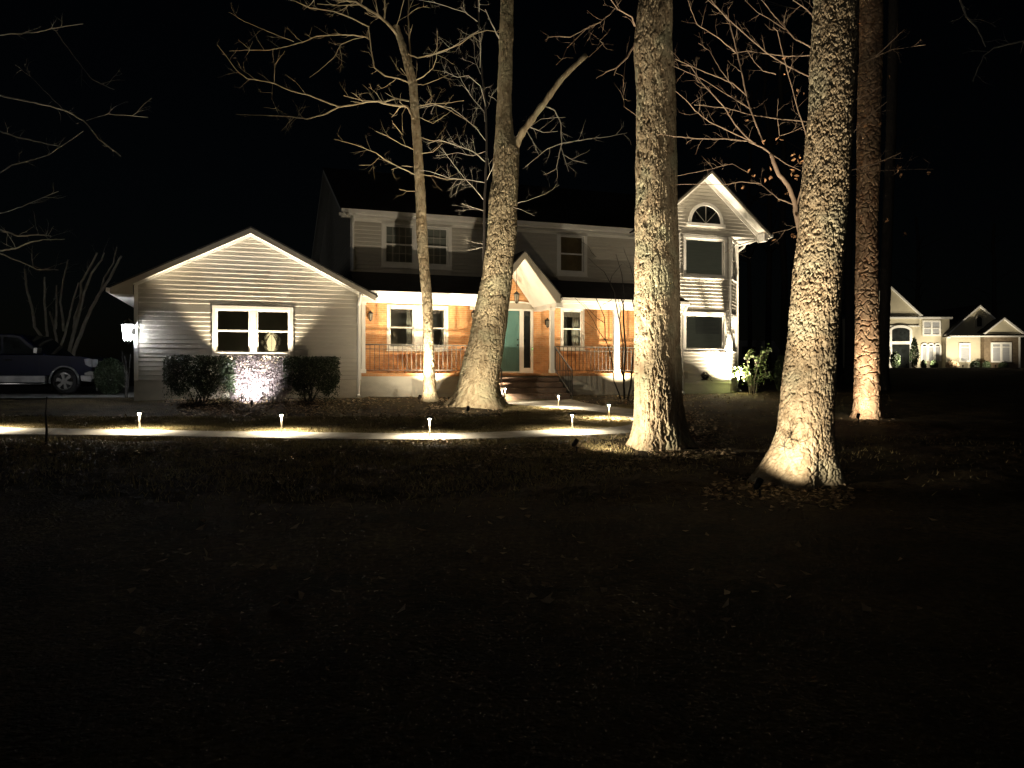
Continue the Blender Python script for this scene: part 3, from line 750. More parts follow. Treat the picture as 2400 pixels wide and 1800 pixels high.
# --- things on and around the house
def lantern(u, v, z, label, hang=False, sc=1., lit=False, side=(0, -1)):
    base = H((u, v, z)); t = thing('hanging_lantern' if hang else 'wall_lantern', label, 'lantern', base, TH, None if hang or lit else 'unlit porch wall lanterns')
    c = (u+side[0]*.14, v+side[1]*.14, z) if not hang else (u, v, z)
    b = MB(True)
    if not hang:
        b.box(u-.05, u+.05, v-.025 if side[1] else v-.05, v-.002 if side[1] else v+.05, z-.03, z+.16)
        b.tube([(u+side[0]*.02, v+side[1]*.02, z+.10), (u+side[0]*.08, v+side[1]*.08, z+.22), (c[0], c[1], z+.20)], .012, 6)
    else: b.tube([(u, v, z+.2), (u, v, z+1.05)], .008, 6)
    b.build('bracket' if not hang else 'chain_rod', M['dark'], t)
    b = MB(True); s = sc
    b.lathe([(.005, .22*s), (.02*s, .19*s), (.09*s, .13*s), (.095*s, .115*s), (.08*s, .115*s), (.005, .118*s)], c, 6)
    b.lathe([(.005, -.14*s), (.025*s, -.12*s), (.05*s, -.10*s), (.055*s, -.09*s), (.005, -.088*s)], c, 6)
    for k in range(6):
        a = math.pi/3*k; b.tube([(c[0]+.075*s*math.cos(a), c[1]+.075*s*math.sin(a), z+.115*s), (c[0]+.05*s*math.cos(a), c[1]+.05*s*math.sin(a), z-.095*s)], .006, 4)
    b.build('lamp_cage', M['dark'], t)
    b = MB(True); b.lathe([(.045*s, -.087*s), (.068*s, .11*s)], c, 6); b.build('lamp_glass', M['lantern_lit' if lit else 'lamp_glass'], t)
    return t, H(c)
LH = (H, )
lantern(hu(867, VW), VW, hz(867, 744, VW), 'black wall lantern left of the porch double window')
lantern(hu(1280, VW), VW, hz(1280, 760, VW), 'black wall lantern on brick right of the teal door')
lantern(hu(1108, VW), VW, hz(1108, 742, VW), 'black wall lantern half hidden behind the leaning trunk')
lantern(hu(1211, 24.0), 24.0, hz(1211, 700, 24.0), 'black lantern hanging on a rod above the teal door', hang=True, sc=1.25)
gl, glc = lantern(wl-.02, 23.08, hz(304, 782, 23.1), 'blazing white lantern on the far left corner of the house', lit=True, side=(-1, 0), sc=2.1)
def lamp(kind, loc, energy, col, parent=None, aim=None, cone=80, blend=.25, r=.03, name='lamp_light'):
    L_ = bpy.data.lights.new(name, kind); L_.energy = energy; L_.color = col; L_.shadow_soft_size = r
    o = bpy.data.objects.new(name, L_); COL.objects.link(o)
    wloc = Vector((loc[0], loc[1], loc[2]+ZE)); rot = Matrix.Identity(4)
    if kind == 'SPOT':
        L_.spot_size = R(cone); L_.spot_blend = blend
        rot = (Vector((aim[0], aim[1], aim[2]+ZE))-wloc).to_track_quat('-Z', 'Y').to_matrix().to_4x4()
    m = Matrix.Translation(wloc) @ rot
    if parent is not None:
        o.parent = parent; m = MATS[parent.name].inverted() @ m
    o.matrix_local = m
    return o
lamp('POINT', (glc[0], glc[1], glc[2]-.02), 170, COOL, gl, r=.06)
b = MB(True); fu, fv, fz = hu(806, VEv), VEv-.05, hz(806, 503, VEv)
t = thing('security_floodlight', 'small twin floodlight under the upper left eave corner', 'floodlight', H((fu, fv, fz)), TH)
b.box(fu-.05, fu+.05, fv-.03, fv+.02, fz+.03, fz+.10); b.build('mount', M['white'], t)
for s_ in (-1, 1):
    b = MB(True); b.tube([(fu+s_*.05, fv-.03, fz+.04), (fu+s_*.10, fv-.10, fz-.0), (fu+s_*.13, fv-.16, fz-.03)], [.03, .045, .06], 10); b.build('lamp_head', M['palepot'], t)

# table lamp behind the wing window
tu, tv = hu(636, 23.9), 23.9; tz = hz(636, 806, 23.9)
t = thing('table_lamp', 'faceted glass lamp glowing behind the wing window', 'lamp', H((tu, tv, tz-.3)), TH)
b = MB(True); b.lathe([(.05, -.3), (.09, -.26), (.21, -.10), (.31, .06), (.23, .18), (.09, .34), (.03, .40)], (tu, tv, tz), 8); o = b.build('glass_body', glassmat('lamp_body_glass', (.95, .9, .8), .5), t)
b = MB(True)
for k in range(8):
    a = math.pi/4*k; b.tube([(tu+r*math.cos(a), tv+r*math.sin(a), tz+z) for r, z in ((.06, -.3), (.10, -.26), (.22, -.10), (.32, .06), (.24, .18), (.10, .34), (.03, .42))], .006, 4)
b.build('wire_frame', M['chrome'], t)
b = MB(True); b.lathe([(.02, -.26), (.06, -.22), (.13, -.02), (.13, .08), (.05, .24), (.01, .28)], (tu, tv, tz), 12); b.build('bulb', M['bulb'], t)
b = MB(True); b.box(tu-.5, tu+.5, tv-.2, tv+.25, tz-.36, tz-.31)
for sx in (-.46, .42):
    for sy in (-.17, .18): b.box(tu+sx, tu+sx+.04, tv+sy, tv+sy+.04, -.3, tz-.361)
tag(b.build('console_table', M['room']), 'dark console table carrying the glowing lamp', 'table')
vu, vv, vz = hu(1040, VW+.3), VW+.3, hz(1040, 812, VW+.3)
t = thing('vase_plant', 'glass vase of pale drooping leaves inside the porch double window', 'houseplant', H((vu, vv, vz)), TH)
b = MB(True); b.lathe([(.04, 0), (.06, .04), (.05, .12), (.06, .17)], (vu-.12, vv, vz), 12); b.build('vase', M['chrome'], t)
b = MB(True); rnd = random.Random(44)
for k in range(9):
    a_ = rnd.uniform(-.6, 1.2); q = [(vu-.12+.02*k/9, vv, vz+.15), (vu-.05+.10*a_, vv-.02, vz+.42), (vu+.02+.20*a_, vv-.03, vz+.40-.1*k/9), (vu+.06+.24*a_, vv-.03, vz+.15)]
    b.tube(smooth3(q), [.004, .008, .012, .014, .014, .012, .008, .004, .003, .002], 5)
b.build('leaves', M['white'], t)
# hose reel on the right wing
ru, rv, rz = hu(1652, VB-.15), VB-.18, hz(1652, 880, VB-.15)
t = thing('hose_reel', 'dark coiled garden hose on a small reel under the right wing window', 'hose reel', H((ru, rv, rz)), TH)
b = MB(True)
for k in range(9):
    rr = .10+.012*(k % 4); vv = rv-.05+.012*k
    b.tube([(ru+rr*math.cos(a*math.pi/10), vv, rz+rr*math.sin(a*math.pi/10)) for a in range(21)], .012, 6)
b.tube([(ru+.1, rv-.08, rz+.02), (ru+.17, rv-.12, rz-.06), (ru+.15, rv-.1, rz-.15), (ru+.22, rv-.12, rz-.2)], .011, 6)
b.build('hose', M['dark'], t)
b = MB(True); b.box(ru-.09, ru+.09, rv-.04, VB-.02, rz-.02, rz+.02); b.box(ru-.06, ru+.06, rv-.06, VB-.019, rz-.17, rz-.13); b.build('bracket', M['dark'], t)
b = MB(True); cu_, cz_ = hu(1606, VB), hz(1606, 879, VB); b.box(cu_-.07, cu_+.07, VB-.06, VB+.02, cz_-.13, cz_+.13); tag(b.build('outlet_box', M['grey_trim'], None), 'small beige outlet box at the left of the right wing base', 'outlet box')

# ------------------------------------------------------------------ lamps in the garden
def uplight(x, y, aimf, energy, col=WARM, cone=80, blend=.3, label='', Y=None, rise=.16, el=None, beam=0, bel=76, bcone=60, baim=None):
    if Y is None: X, Yv = gp(x, y)
    else: X, Yv = (x-CX)/F*Y, Y
    gz = float(ground(X, Yv)); c = (X, Yv, gz)
    t = thing('garden_uplight', label, 'uplight', c, 0, 'garden spot uplights')
    d = Vector(aimf)-Vector((X, Yv, gz+rise))
    if el: h2_ = Vector((d.x, d.y, 0)).normalized(); d = h2_*math.cos(R(el))+Vector((0, 0, math.sin(R(el))))
    d.normalize()
    top = Vector((X, Yv, gz+rise+.05))
    b = MB(); b.tube([(X, Yv, gz-.12), (X, Yv, gz+rise-.05)], .012, 6); b.build('stake', M['dark'], t)
    b = MB(); b.tube([top-d*.13, top-d*.11, top-d*.02, top+d*.01, top+d*.011, top-d*.005], [.012, .036, .042, .046, .036, .034], 14); b.build('housing', M['dark'], t, True)
    b = MB(); b.tube([top-d*.006, top-d*.002], .033, 12); b.build('lens', M['lens'], t)
    lamp('SPOT', tuple(top+d*.03), energy, col, t, tuple(top+d*5), cone, blend, .025)
    if beam:                             # the narrow core of the same lamp's beam
        ba = baim or aimf; h2_ = Vector((ba[0]-X, ba[1]-Yv, 0)).normalized(); d2 = h2_*math.cos(R(bel))+Vector((0, 0, math.sin(R(bel))))
        lamp('SPOT', tuple(top+d*.03), beam, col, t, tuple(top+d*.03+d2*5), bcone, 1., .025)
    return t
EN = 1.0
def hpnt(u, v, z): return H((u, v, z))
YPN = gp(2032, 986)[1]+.45
# hedge front, and an added unseen one behind it for the wing wall beam
uplight(590, 953, (px(590, 868, 21.9)), 330, (1, .94, .88), 100, 1., 'black uplight in the gap at the middle of the hedge', rise=.08, el=34)
hx = hu(590, 22.62); hb = H((hx, 22.72, 0))
uplight(CX+hb[0]/hb[1]*F, 0, H((hx+.02, 23.10, 2.2)), 860, WARM, 86, .32, 'added uplight hidden behind the hedge to light the wing wall', Y=hb[1])
def tb(k, x, y): g_ = gp(*TREES[k]); return None
uplight(984, 945, px(1006, 560, 22.62), 80, WARM, 156, 1., 'black uplight left of the slim tree trunk', el=52, beam=1200, bel=72, bcone=70)
uplight(1097, 974, px(1112, 600, 21.5), 240, WARM, 156, 1., 'black uplight at the foot of the leaning trunk', el=48, beam=1250, bel=74)
uplight(1352, 1062, px(1520, 620, 13.5), 270, WARM, 156, 1., 'black uplight on the lawn left of the straight oak trunk', el=45, beam=1300, bel=72)
uplight(1781, 1168, (5.3, 10.7, 0), 170, WARM, 116, .5, 'black uplight before the flared oak trunk at right', el=47, baim=px(1880, 600, 10.0), beam=800, bel=75)
uplight(2012, 984, px(2032, 700, YPN), 110, (1, .83, .60), 150, 1., 'black uplight at the foot of the pine', el=45, beam=230, bel=66, Y=YPN-1.05)
wb = H((bu1-.10, VB-.58, 0)); uplight(CX+wb[0]/wb[1]*F, 0, H((bu1-.55, VB-.12, 3.2)), 900, WARM, 120, 1., 'black uplight against the corner of the right wing', Y=wb[1], beam=2600, bel=80, bcone=80)
for (x, dd, lab, e) in ((1008, .80, 'black uplight behind the slim tree at the porch wall', 760), (1452, 1.0, 'black uplight behind the bare shrub at the porch wall', 720), (1150, 1.25, 'black uplight beside the steps hidden by the leaning trunk', 420)):
    w = H((hu(x, VP), VP-dd, 0)); w2 = H((hu(x, VP), VP+.35, 2.2)); uplight(CX+w[0]/w[1]*F, 0, w2, e, (1, .80, .52), 104, .9, lab, Y=w[1])
uplight(-170, 1000, px(-260, 500, 18.), 60, WARM, 120, .7, 'black uplight at the tree beyond the left edge', el=62)
# path lights
PL = [(327, 1013), (660, 1017), (1007, 1027), (1341, 1014.5), (1427, 985), (1309, 959), (1184, 940), (-40, 1011)]
LB = ['leftmost in view, before the empty corner of the wing', 'in front of the hedge', 'in front of the slim tree', 'on the near side of the path bend', 'inside the path bend by the straight oak', 'between steps and path bend', 'at the left foot of the porch steps', 'at the far left edge of the path']
for (x, y), lab in zip(PL, LB):
    X, Yv = gp(x, y); gz = float(ground(X, Yv))
    t = thing('path_light', 'short mushroom path light '+lab, 'path light', (X, Yv, gz), 0, 'path lights along the concrete walk')
    b = MB(); b.lathe([(.017, -.1), (.017, .28), (.021, .31), (.036, .355), (.036, .36), (.001, .36)], (X, Yv, gz), 12); b.build('stem', M['steel'], t, True)
    b = MB(); b.lathe([(.001, .36), (.026, .361), (.026, .395), (.001, .396)], (X, Yv, gz), 12); b.build('lamp', M['pathlamp'], t)
    b = MB(); b.lathe([(.001, .397), (.02, .398), (.095, .385), (.097, .392), (.07, .418), (.03, .436), (.001, .44)], (X, Yv, gz), 18); b.build('cap', M['dark'], t, True)
    lamp('SPOT', (X, Yv-.045, gz+.376), 70, (1, .84, .60), t, (X, Yv-.045, gz), 164, .55, .012)
    lamp('SPOT', (X, Yv+.045, gz+.376), 70, (1, .84, .60), t, (X, Yv+.045, gz), 158, .55, .012)

# ------------------------------------------------------------------ trees
def interp_path(zs, pts, key):
    return np.interp(zs, [p[2] for p in pts], [p[key] for p in pts])
def trunk(name, parent, outl, Y, mat, cellw, cellh, amp_, seed=0, dz=.012, nseg=240, top=9.0, lobes=(5, .12), warp=.6, fine=.3, sharp=2.2, ridge=0):
    """outl: (y pixel, x left, x right) from top to bottom"""
    P = []
    for (y, a, c) in outl:
        p = px((a+c)/2, y, Y); P.append((p[0], p[1], p[2], (c-a)/2/F*Y))
    P.sort(key=lambda q: q[2])
    last = P[-1]; pr = P[-2]
    if top > last[2]+.1:
        dx = (last[0]-pr[0])/(last[2]-pr[2]); P.append((last[0]+dx*(top-last[2]), Y, top, last[3]*.82))
    z0 = P[0][2]; P.insert(0, (P[0][0], Y, z0-.35, P[0][3]*1.15))
    zs = np.arange(z0-.3, P[-1][2], dz)
    cx = interp_path(zs, P, 0); rr = interp_path(zs, P, 3)
    ker = np.hanning(31); ker /= ker.sum()
    sm = lambda a: np.convolve(np.pad(a, 15, 'edge'), ker, 'valid')
    cx = sm(cx); rr = sm(rr)
    ph = np.linspace(0, 2*np.pi, nseg, endpoint=False)
    PH, ZZ = np.meshgrid(ph, zs); RR = rr[:, None]*np.ones_like(PH)
    fl = np.exp(-np.clip(ZZ-z0, 0, None)/.35)
    RR = RR*(1+lobes[1]*fl*np.cos(lobes[0]*PH+seed)+.05*fl*np.cos(3*PH+seed*2)+.03*np.sin(2*PH+ZZ*.6+seed))
    Rm = float(np.median(rr)); per = max(6, int(round(2*np.pi*Rm/cellw))); per = max(10, int(round(per/10.))*10)
    a = PH/(2*np.pi)*per; bb = ZZ/cellh
    lumps = (vnoise(PH/(2*np.pi)*8, ZZ*2.2, seed+9, 8)-.5)*.03*Rm/.3
    wx = (vnoise(PH/(2*np.pi)*per, bb*2.3, seed+1, per)-.5)*warp*1.3+(vnoise(PH/(2*np.pi)*per*2, bb*5, seed+2, per*2)-.5)*warp*.5
    wy = (vnoise(PH/(2*np.pi)*per, bb*1.1, seed+3, per)-.5)*1.6
    sst = lambda q: q*q*(3-2*q)
    if ridge:                            # interlacing vertical ridges: stretched contour network
        p2 = per+per//2
        n1_ = .7*vnoise(a+wx, bb/2.2+wy*.3, seed+1, per)+.3*vnoise(a*2+wx*2, bb+wy*.3, seed+2, per*2)
        n2_ = .7*vnoise(a*1.5+wx*1.4, bb/1.5+wy*.2+31.7, seed+5, p2)+.3*vnoise(a*3+wx*2, bb*1.2+9.1, seed+8, p2*2)
        e1 = sst(np.clip(np.abs(n1_-.5)*11, 0, 1)); e2 = sst(np.clip(np.abs(n2_-.5)*13, 0, 1))
        e = e1*(.35+.65*e2)
        if ridge > 1:
            f1, f2 = worley(a*.8+wx, bb*1.0+wy, int(per*.8)+0, seed); e = e*(.45+.55*sst(np.clip((f2-f1)*3, 0, 1)))
        hgt = e*(.8+.2*vnoise(a*.5, bb*2, seed+5))
    else:
        f1, f2 = worley(a+wx, bb+wy, per, seed)
        e = sst(np.clip((f2-f1)*sharp, 0, 1)); hgt = e*(.75+.25*vnoise(a*1.7, bb*3, seed+5))-(1-e)*.25
    f = (vnoise(PH/(2*np.pi)*per*3, ZZ/cellw*1.8, seed+6, per*3)-.5)*fine+(vnoise(PH/(2*np.pi)*per*7, ZZ/cellw*5, seed+7, per*7)-.5)*fine*.7
    RR = RR+lumps+amp_*(hgt-.55+f)
    X = cx[:, None]+RR*np.cos(PH); Yy = Y+RR*np.sin(PH)
    n, m = X.shape; idx = np.arange(n*m).reshape(n, m); nx = np.roll(idx, -1, 1)
    fs = np.stack([idx[:-1], nx[:-1], nx[1:], idx[1:]], -1).reshape(-1, 4)
    return mesh(name, np.stack([X, Yy, ZZ], -1).reshape(-1, 3), fs, mat, parent)
def wobble(pts, Y, dY, seedr, n=5, jit=.6):
    """picture polyline -> 3D polyline with its own depth drift and small kinks"""
    out = []; rnd = random.Random(seedr); L_ = len(pts)
    for i in range(L_-1):
        for k in range(n if i < L_-1 else 1):
            t = (i+k/n)/(L_-1)
            x = pts[i][0]+(pts[i+1][0]-pts[i][0])*k/n; y = pts[i][1]+(pts[i+1][1]-pts[i][1])*k/n
            out.append(px(x+rnd.uniform(-jit, jit), y+rnd.uniform(-jit, jit), Y+dY*t))
    out.append(px(*pts[-1], Y+dY)); return out
def twigs(b, path, r0, rnd, level, length, dens, up=.15, out=None):
    """side twigs growing off a 3D path, each a thin tube of its own"""
    n = len(path); P = [Vector(p) for p in path]
    tot = sum((P[i+1]-P[i]).length for i in range(n-1)); cnt = max(1, int(tot*dens))
    for _ in range(cnt):
        i = rnd.randrange(max(1, n//5), n-1) if n > 5 else rnd.randrange(0, n-1)
        t = (P[i+1]-P[i]); 
        if t.length < 1e-6: continue
        t.normalize(); s = Vector((rnd.gauss(0, 1), rnd.gauss(0, .8), rnd.gauss(0, 1)+up*2)); s = (s-t*s.dot(t)).normalized()
        d = (t*rnd.uniform(.35, 1.1)+s*rnd.uniform(.6, 1)).normalized()
        L_ = length*rnd.uniform(.35, 1.15)*(1-.4*i/n); q = [P[i]]; k = 5
        for j in range(k):
            d = (d+Vector((rnd.gauss(0, .16), rnd.gauss(0, .16), rnd.gauss(.03, .16)))).normalized(); q.append(q[-1]+d*L_/k)
        rb = r0*rnd.uniform(.5, .9); b.tube(q, [rb*(1-.75*j/k) for j in range(k+1)], 4, False)
        if out is not None: out.append(q[-1])
        if level > 0: twigs(b, q, rb*.7, rnd, level-1, length*.45, dens*1.5, up, out)
def leafcloud(pts, size, rnd, aspect=.6, two=True):
    n = len(pts); P = np.array(pts); A = rnd.normal(size=(n, 3)); A /= np.linalg.norm(A, axis=1)[:, None]
    B = rnd.normal(size=(n, 3)); B -= A*(A*B).sum(1)[:, None]; B /= np.linalg.norm(B, axis=1)[:, None]; C = np.cross(A, B)
    s = size*(.6+.8*rnd.random((n, 1)))
    v = np.stack([P-A*s, P+B*s*aspect+C*s*.15, P+A*s, P-B*s*aspect+C*s*.15], 1).reshape(-1, 3)
    f = np.arange(4*n).reshape(n, 4); return v, f

gN = gp(1862, 1130); gM = gp(1545, 1046)
# near flared oak
YN = 10.0
t = thing('oak_tree', 'thick flared oak trunk with blocky bark, nearest tree at right', 'tree', (px(1865, 1120, YN)[0], YN, float(ground(3.6, YN))))
trunk('trunk', t, [(-300, 1925, 2025), (0, 1910, 2010), (145, 1903, 2006), (289, 1896, 1995), (434, 1883, 1988), (500, 1879, 1981), (627, 1867, 1970), (753, 1854, 1960), (880, 1841, 1951), (960, 1833, 1948), (1006, 1827, 1946), (1040, 1816, 1948), (1070, 1800, 1951), (1100, 1783, 1956), (1122, 1764, 1960)], YN, M['oak2'], .042, .075, .032, 3, .0075, 340, 8, (5, .13), fine=.34, warp=.5, ridge=1)
t2 = MB(); rnd = random.Random(3)                      # sprout at its foot
base = Vector(px(1838, 1046, YN-.42))
for k in range(9):
    q = [base]; d = Vector((rnd.uniform(-1, .9), rnd.uniform(-.8, -.1), rnd.uniform(-.2, .9))).normalized()
    for j in range(4): d = (d+Vector((rnd.gauss(0, .3), rnd.gauss(0, .2), rnd.gauss(0, .3)))).normalized(); q.append(q[-1]+d*.06)
    t2.tube(q, [.004, .004, .003, .002, .001], 4, False); twigs(t2, [tuple(v) for v in q], .003, rnd, 0, .12, 12)
t2.build('sprout', M['darkbark'], t)
# straight oak
YM = 13.55
t = thing('oak_tree', 'straight tall oak trunk with long furrows before the right end of porch', 'tree', (px(1545, 1046, YM)[0], YM, float(ground(2.6, YM))))
trunk('trunk', t, [(-300, 1506, 1572), (0, 1499, 1573), (108, 1488, 1575), (217, 1494, 1579), (360, 1494, 1582), (545, 1492, 1585), (685, 1492, 1588), (825, 1491, 1592), (930, 1490, 1597), (975, 1488, 1601), (1008, 1484, 1608), (1035, 1476, 1620), (1058, 1462, 1636)], YM, M['oak'], .045, .20, .046, 7, .009, 300, 10, (6, .10), fine=.17, warp=.7, ridge=1)
b = MB(); rnd = random.Random(12); S2 = lambda pts: [(1000+x*.3617, y*.3617) for x, y in pts]
crownM = [([(1380, 310), (1350, 285), (1300, 370), (1230, 440), (1160, 466)], 16, -.2, .3), ([(1230, 440), (1215, 490)], 8, 0, .1), ([(1400, 190), (1350, 170), (1330, 110), (1240, 60), (1150, -60)], 14, -.6, .6),
          ([(1400, -250), (1330, -100), (1260, 0), (1190, 90), (1110, 150), (1040, 180), (930, 240), (860, 235), (780, 240)], 11, -1.2, .8), ([(1040, 180), (960, 260), (910, 310), (880, 380), (840, 420)], 7, -1, .5), ([(1050, 180), (1055, 240), (1020, 300)], 5, -1, .2),
          ([(1470, -50), (1430, 20), (1370, 130)], 7, -.5, .2), ([(1190, 185), (1170, 215), (1120, 265), (1145, 280), (1050, 370)], 6, -.5, .3), ([(1360, 750), (1280, 690), (1270, 570), (1300, 280)], 4, .5, .3)]
for i, (pts, w, dy0, dy) in enumerate(crownM):
    q = wobble(S2(pts), YM-dy0*.3, dy0, 100+i); n = len(q); r0 = w*.3617/2/F*YM
    b.tube(q, [r0*(1-.65*k/n) for k in range(n)], 6); twigs(b, q, max(r0*.4, .004), rnd, 1, .45, 3.)
b.build('crown', M['twig2'], t)
# leaning tree
YL = 21.5
t = thing('leaning_oak', 'leaning forked oak with swollen lit foot left of the porch steps', 'tree', (px(1120, 962, YL)[0], YL, float(ground(-1, YL))))
trunk('trunk', t, [(-200, 1178, 1202), (0, 1174, 1203), (108, 1170, 1201), (217, 1168, 1197), (271, 1164, 1198), (320, 1162, 1204), (350, 1160, 1214), (416, 1157, 1214), (468, 1149, 1212), (563, 1142, 1207), (644, 1131, 1199), (725, 1115, 1191), (807, 1096, 1181), (856, 1083, 1174), (902, 1070, 1170), (925, 1062, 1176), (945, 1048, 1188), (962, 1030, 1204)], YL, M['lean'], .046, .13, .050, 11, .012, 280, 12, (5, .15), fine=.26, warp=.7, ridge=1)
b = MB()
q = wobble(S2([(545, 1010), (575, 945), (625, 850), (700, 750), (780, 640), (850, 540), (920, 465), (1035, 355)]), YL, -.6, 5, 4, .8); n = len(q)
rs = [(26-11*k/n)*.36/F*YL*(1+.12*math.sin(k*1.9)+.06*math.sin(k*4.1)) for k in range(n)]
b.tube(q, rs, 14); b.build('limb', M['lean'], t, True)
b = MB(); rnd = random.Random(20)
for i, (pts, w) in enumerate([([(760, 690), (800, 700), (830, 715), (870, 800), (875, 930), (850, 1040), (840, 1100)], 10), ([(872, 950), (900, 1050), (920, 1110)], 6), ([(660, 820), (700, 835), (760, 860), (850, 850)], 8), ([(872, 930), (960, 915), (1050, 900), (1180, 885), (1300, 860)], 8), ([(650, 850), (690, 920), (725, 1000)], 7), ([(872, 930), (780, 965), (640, 1080)], 6), ([(560, 1320), (650, 1300), (760, 1260), (860, 1200)], 5), ([(470, 250), (430, 170), (380, 60)], 9), ([(560, 1340), (640, 1370), (700, 1400)], 4), ([(880, 1000), (950, 1040), (1040, 1060)], 5), ([(590, 1000), (560, 900), (740, 770), (900, 760)], 5)]):
    q = wobble(S2(pts), YL-.2, random.Random(i).uniform(-.7, .5), 200+i); n = len(q); r0 = w*.3617/2/F*YL
    b.tube(q, [r0*(1-.6*k/n) for k in range(n)], 5); twigs(b, q, max(r0*.5, .006), rnd, 2, .7, 3.2)
b.build('crown', M['twig'], t)
# slim tree
YA = 22.6; S1 = lambda pts: [(400+x*.3617, y*.3617) for x, y in pts]
t = thing('slim_tree', 'slim bare tree with long left branches between hedge and leaning oak', 'tree', (px(1008, 943, YA)[0], YA, float(ground(-2.4, YA))))
trunk('trunk', t, [(60, 921, 934), (90, 930, 945), (127, 942, 958), (165, 951, 970), (199, 959, 977), (271, 964, 982), (362, 970, 990), (454, 974, 996), (549, 976, 1001), (630, 983, 1006), (698, 989, 1012), (780, 993, 1015), (847, 994, 1017), (879, 993, 1020), (920, 992, 1023), (943, 988, 1030)], YA, M['smallbark'], .04, .12, .030, 21, .014, 110, -5, (4, .08), fine=.3, warp=.9, ridge=1)
b = MB(); rnd = random.Random(30); tips = []
BR = [([(1570, 770), (1560, 740), (1535, 690), (1440, 680), (1380, 670), (1340, 655), (1270, 660), (1180, 680), (1090, 692)], 22, 14, -.4, 0), ([(1545, 655), (1460, 637), (1380, 660), (1340, 655)], 16, 10, -.3, 0),
      ([(1090, 692), (1000, 660), (900, 618), (780, 590), (670, 540), (570, 520), (500, 510), (430, 460), (350, 350), (300, 290)], 13, 4, -.4, -1.2), ([(1090, 692), (1000, 740), (880, 771), (780, 755), (680, 750), (550, 745), (420, 740)], 14, 4, -.4, .9),
      ([(670, 540), (675, 420), (740, 330)], 7, 3, -.8, -.3), ([(660, 545), (655, 640), (700, 740)], 5, 3, -.8, -.3), ([(1340, 655), (1270, 655), (1200, 640), (1120, 620)], 9, 4, -.4, -.3), ([(1320, 640), (1290, 590), (1240, 545)], 7, 3, -.4, .2),
      ([(1550, 540), (1530, 530), (1480, 510), (1390, 492), (1320, 440), (1300, 330), (1290, 240), (1280, 180)], 14, 8, 0, -.5), ([(1280, 200), (1265, 240), (1180, 228), (1100, 225), (940, 235), (880, 265), (760, 300), (640, 325), (480, 325), (380, 332)], 12, 4, -.5, -1.), ([(1285, 175), (1180, 120), (1060, 75), (900, 50), (810, 8), (700, -20)], 12, 5, -.5, -.8),
      ([(1265, 238), (1180, 255), (1100, 290), (1060, 370), (960, 460), (900, 500)], 7, 3, -.5, -.5), ([(800, 270), (720, 240), (600, 190), (480, 140), (380, 80)], 6, 3, -1.2, -.5),
      ([(1495, 270), (1450, 200), (1400, 145), (1350, 105), (1280, 60), (1200, 12), (1100, 0), (900, -20)], 34, 10, 0, -.5), ([(1385, 130), (1390, 60), (1385, -20)], 16, 12, 0, -.2), ([(1350, 105), (1335, 40), (1320, -40)], 14, 10, 0, .3), ([(1230, 30), (1100, 35), (950, 25)], 10, 5, -.3, .5),
      ([(1560, 400), (1545, 250), (1540, 100), (1545, -60)], 16, 10, .2, .4), ([(1590, 500), (1595, 440), (1590, 390)], 8, 4, 0, .2), ([(1450, 210), (1480, 120), (1510, 0)], 9, 5, 0, -.4),
      ([(1590, 520), (1640, 495), (1700, 440), (1722, 380), (1730, 200)], 10, 4, -.1, -.6), ([(1540, 350), (1600, 375), (1700, 352), (1760, 330), (1870, 290), (1960, 225), (2050, 195), (2130, 210)], 13, 4, -.1, -.9), ([(1590, 545), (1640, 550), (1740, 510), (1800, 482)], 8, 4, 0, .5),
      ([(1600, 690), (1680, 672), (1760, 672), (1900, 652)], 9, 4, 0, .6), ([(1600, 690), (1700, 670), (1800, 710), (1900, 770), (1990, 830)], 8, 4, 0, -.6), ([(1580, 1130), (1480, 1082), (1380, 1030), (1330, 990), (1200, 940), (1060, 900)], 12, 3, -.1, -.8),
      ([(1575, 970), (1490, 932), (1400, 880), (1330, 850)], 9, 3, -.1, -.6), ([(1350, 1020), (1300, 1070), (1220, 1070)], 5, 3, -.4, -.2), ([(1500, 870), (1460, 820), (1440, 800)], 8, 5, -.1, -.2), ([(1520, 700), (1500, 740), (1502, 805)], 9, 6, -.1, -.1), ([(1545, 510), (1490, 440)], 10, 5, 0, -.1),
      ([(1600, 880), (1680, 910), (1760, 915), (1850, 940)], 8, 3, 0, -.6), ([(1600, 1000), (1700, 985), (1760, 930)], 7, 3, 0, -.5), ([(1610, 1130), (1700, 1140), (1790, 1165), (1880, 1160)], 8, 3, 0, -.7), ([(1590, 1240), (1530, 1238), (1480, 1225)], 6, 3, 0, -.3), ([(1570, 1080), (1500, 1075), (1430, 1100)], 6, 3, 0, -.4), ([(1610, 760), (1700, 800), (1790, 740), (1840, 700)], 6, 3, 0, .6)]
for i, (pts, w0, w1, y0, dy) in enumerate(BR):
    q = wobble(S1(pts), YA+y0, dy, 300+i, 5, .5); n = len(q); k_ = .3617/2/F*YA
    b.tube(q, [max(.004, (w0+(w1-w0)*k/n)*k_*.72) for k in range(n)], 6); twigs(b, q, max(w1*k_*.8, .005), rnd, 2, .8, 3.0, out=tips)
b.build('crown', M['smallbark'], t)
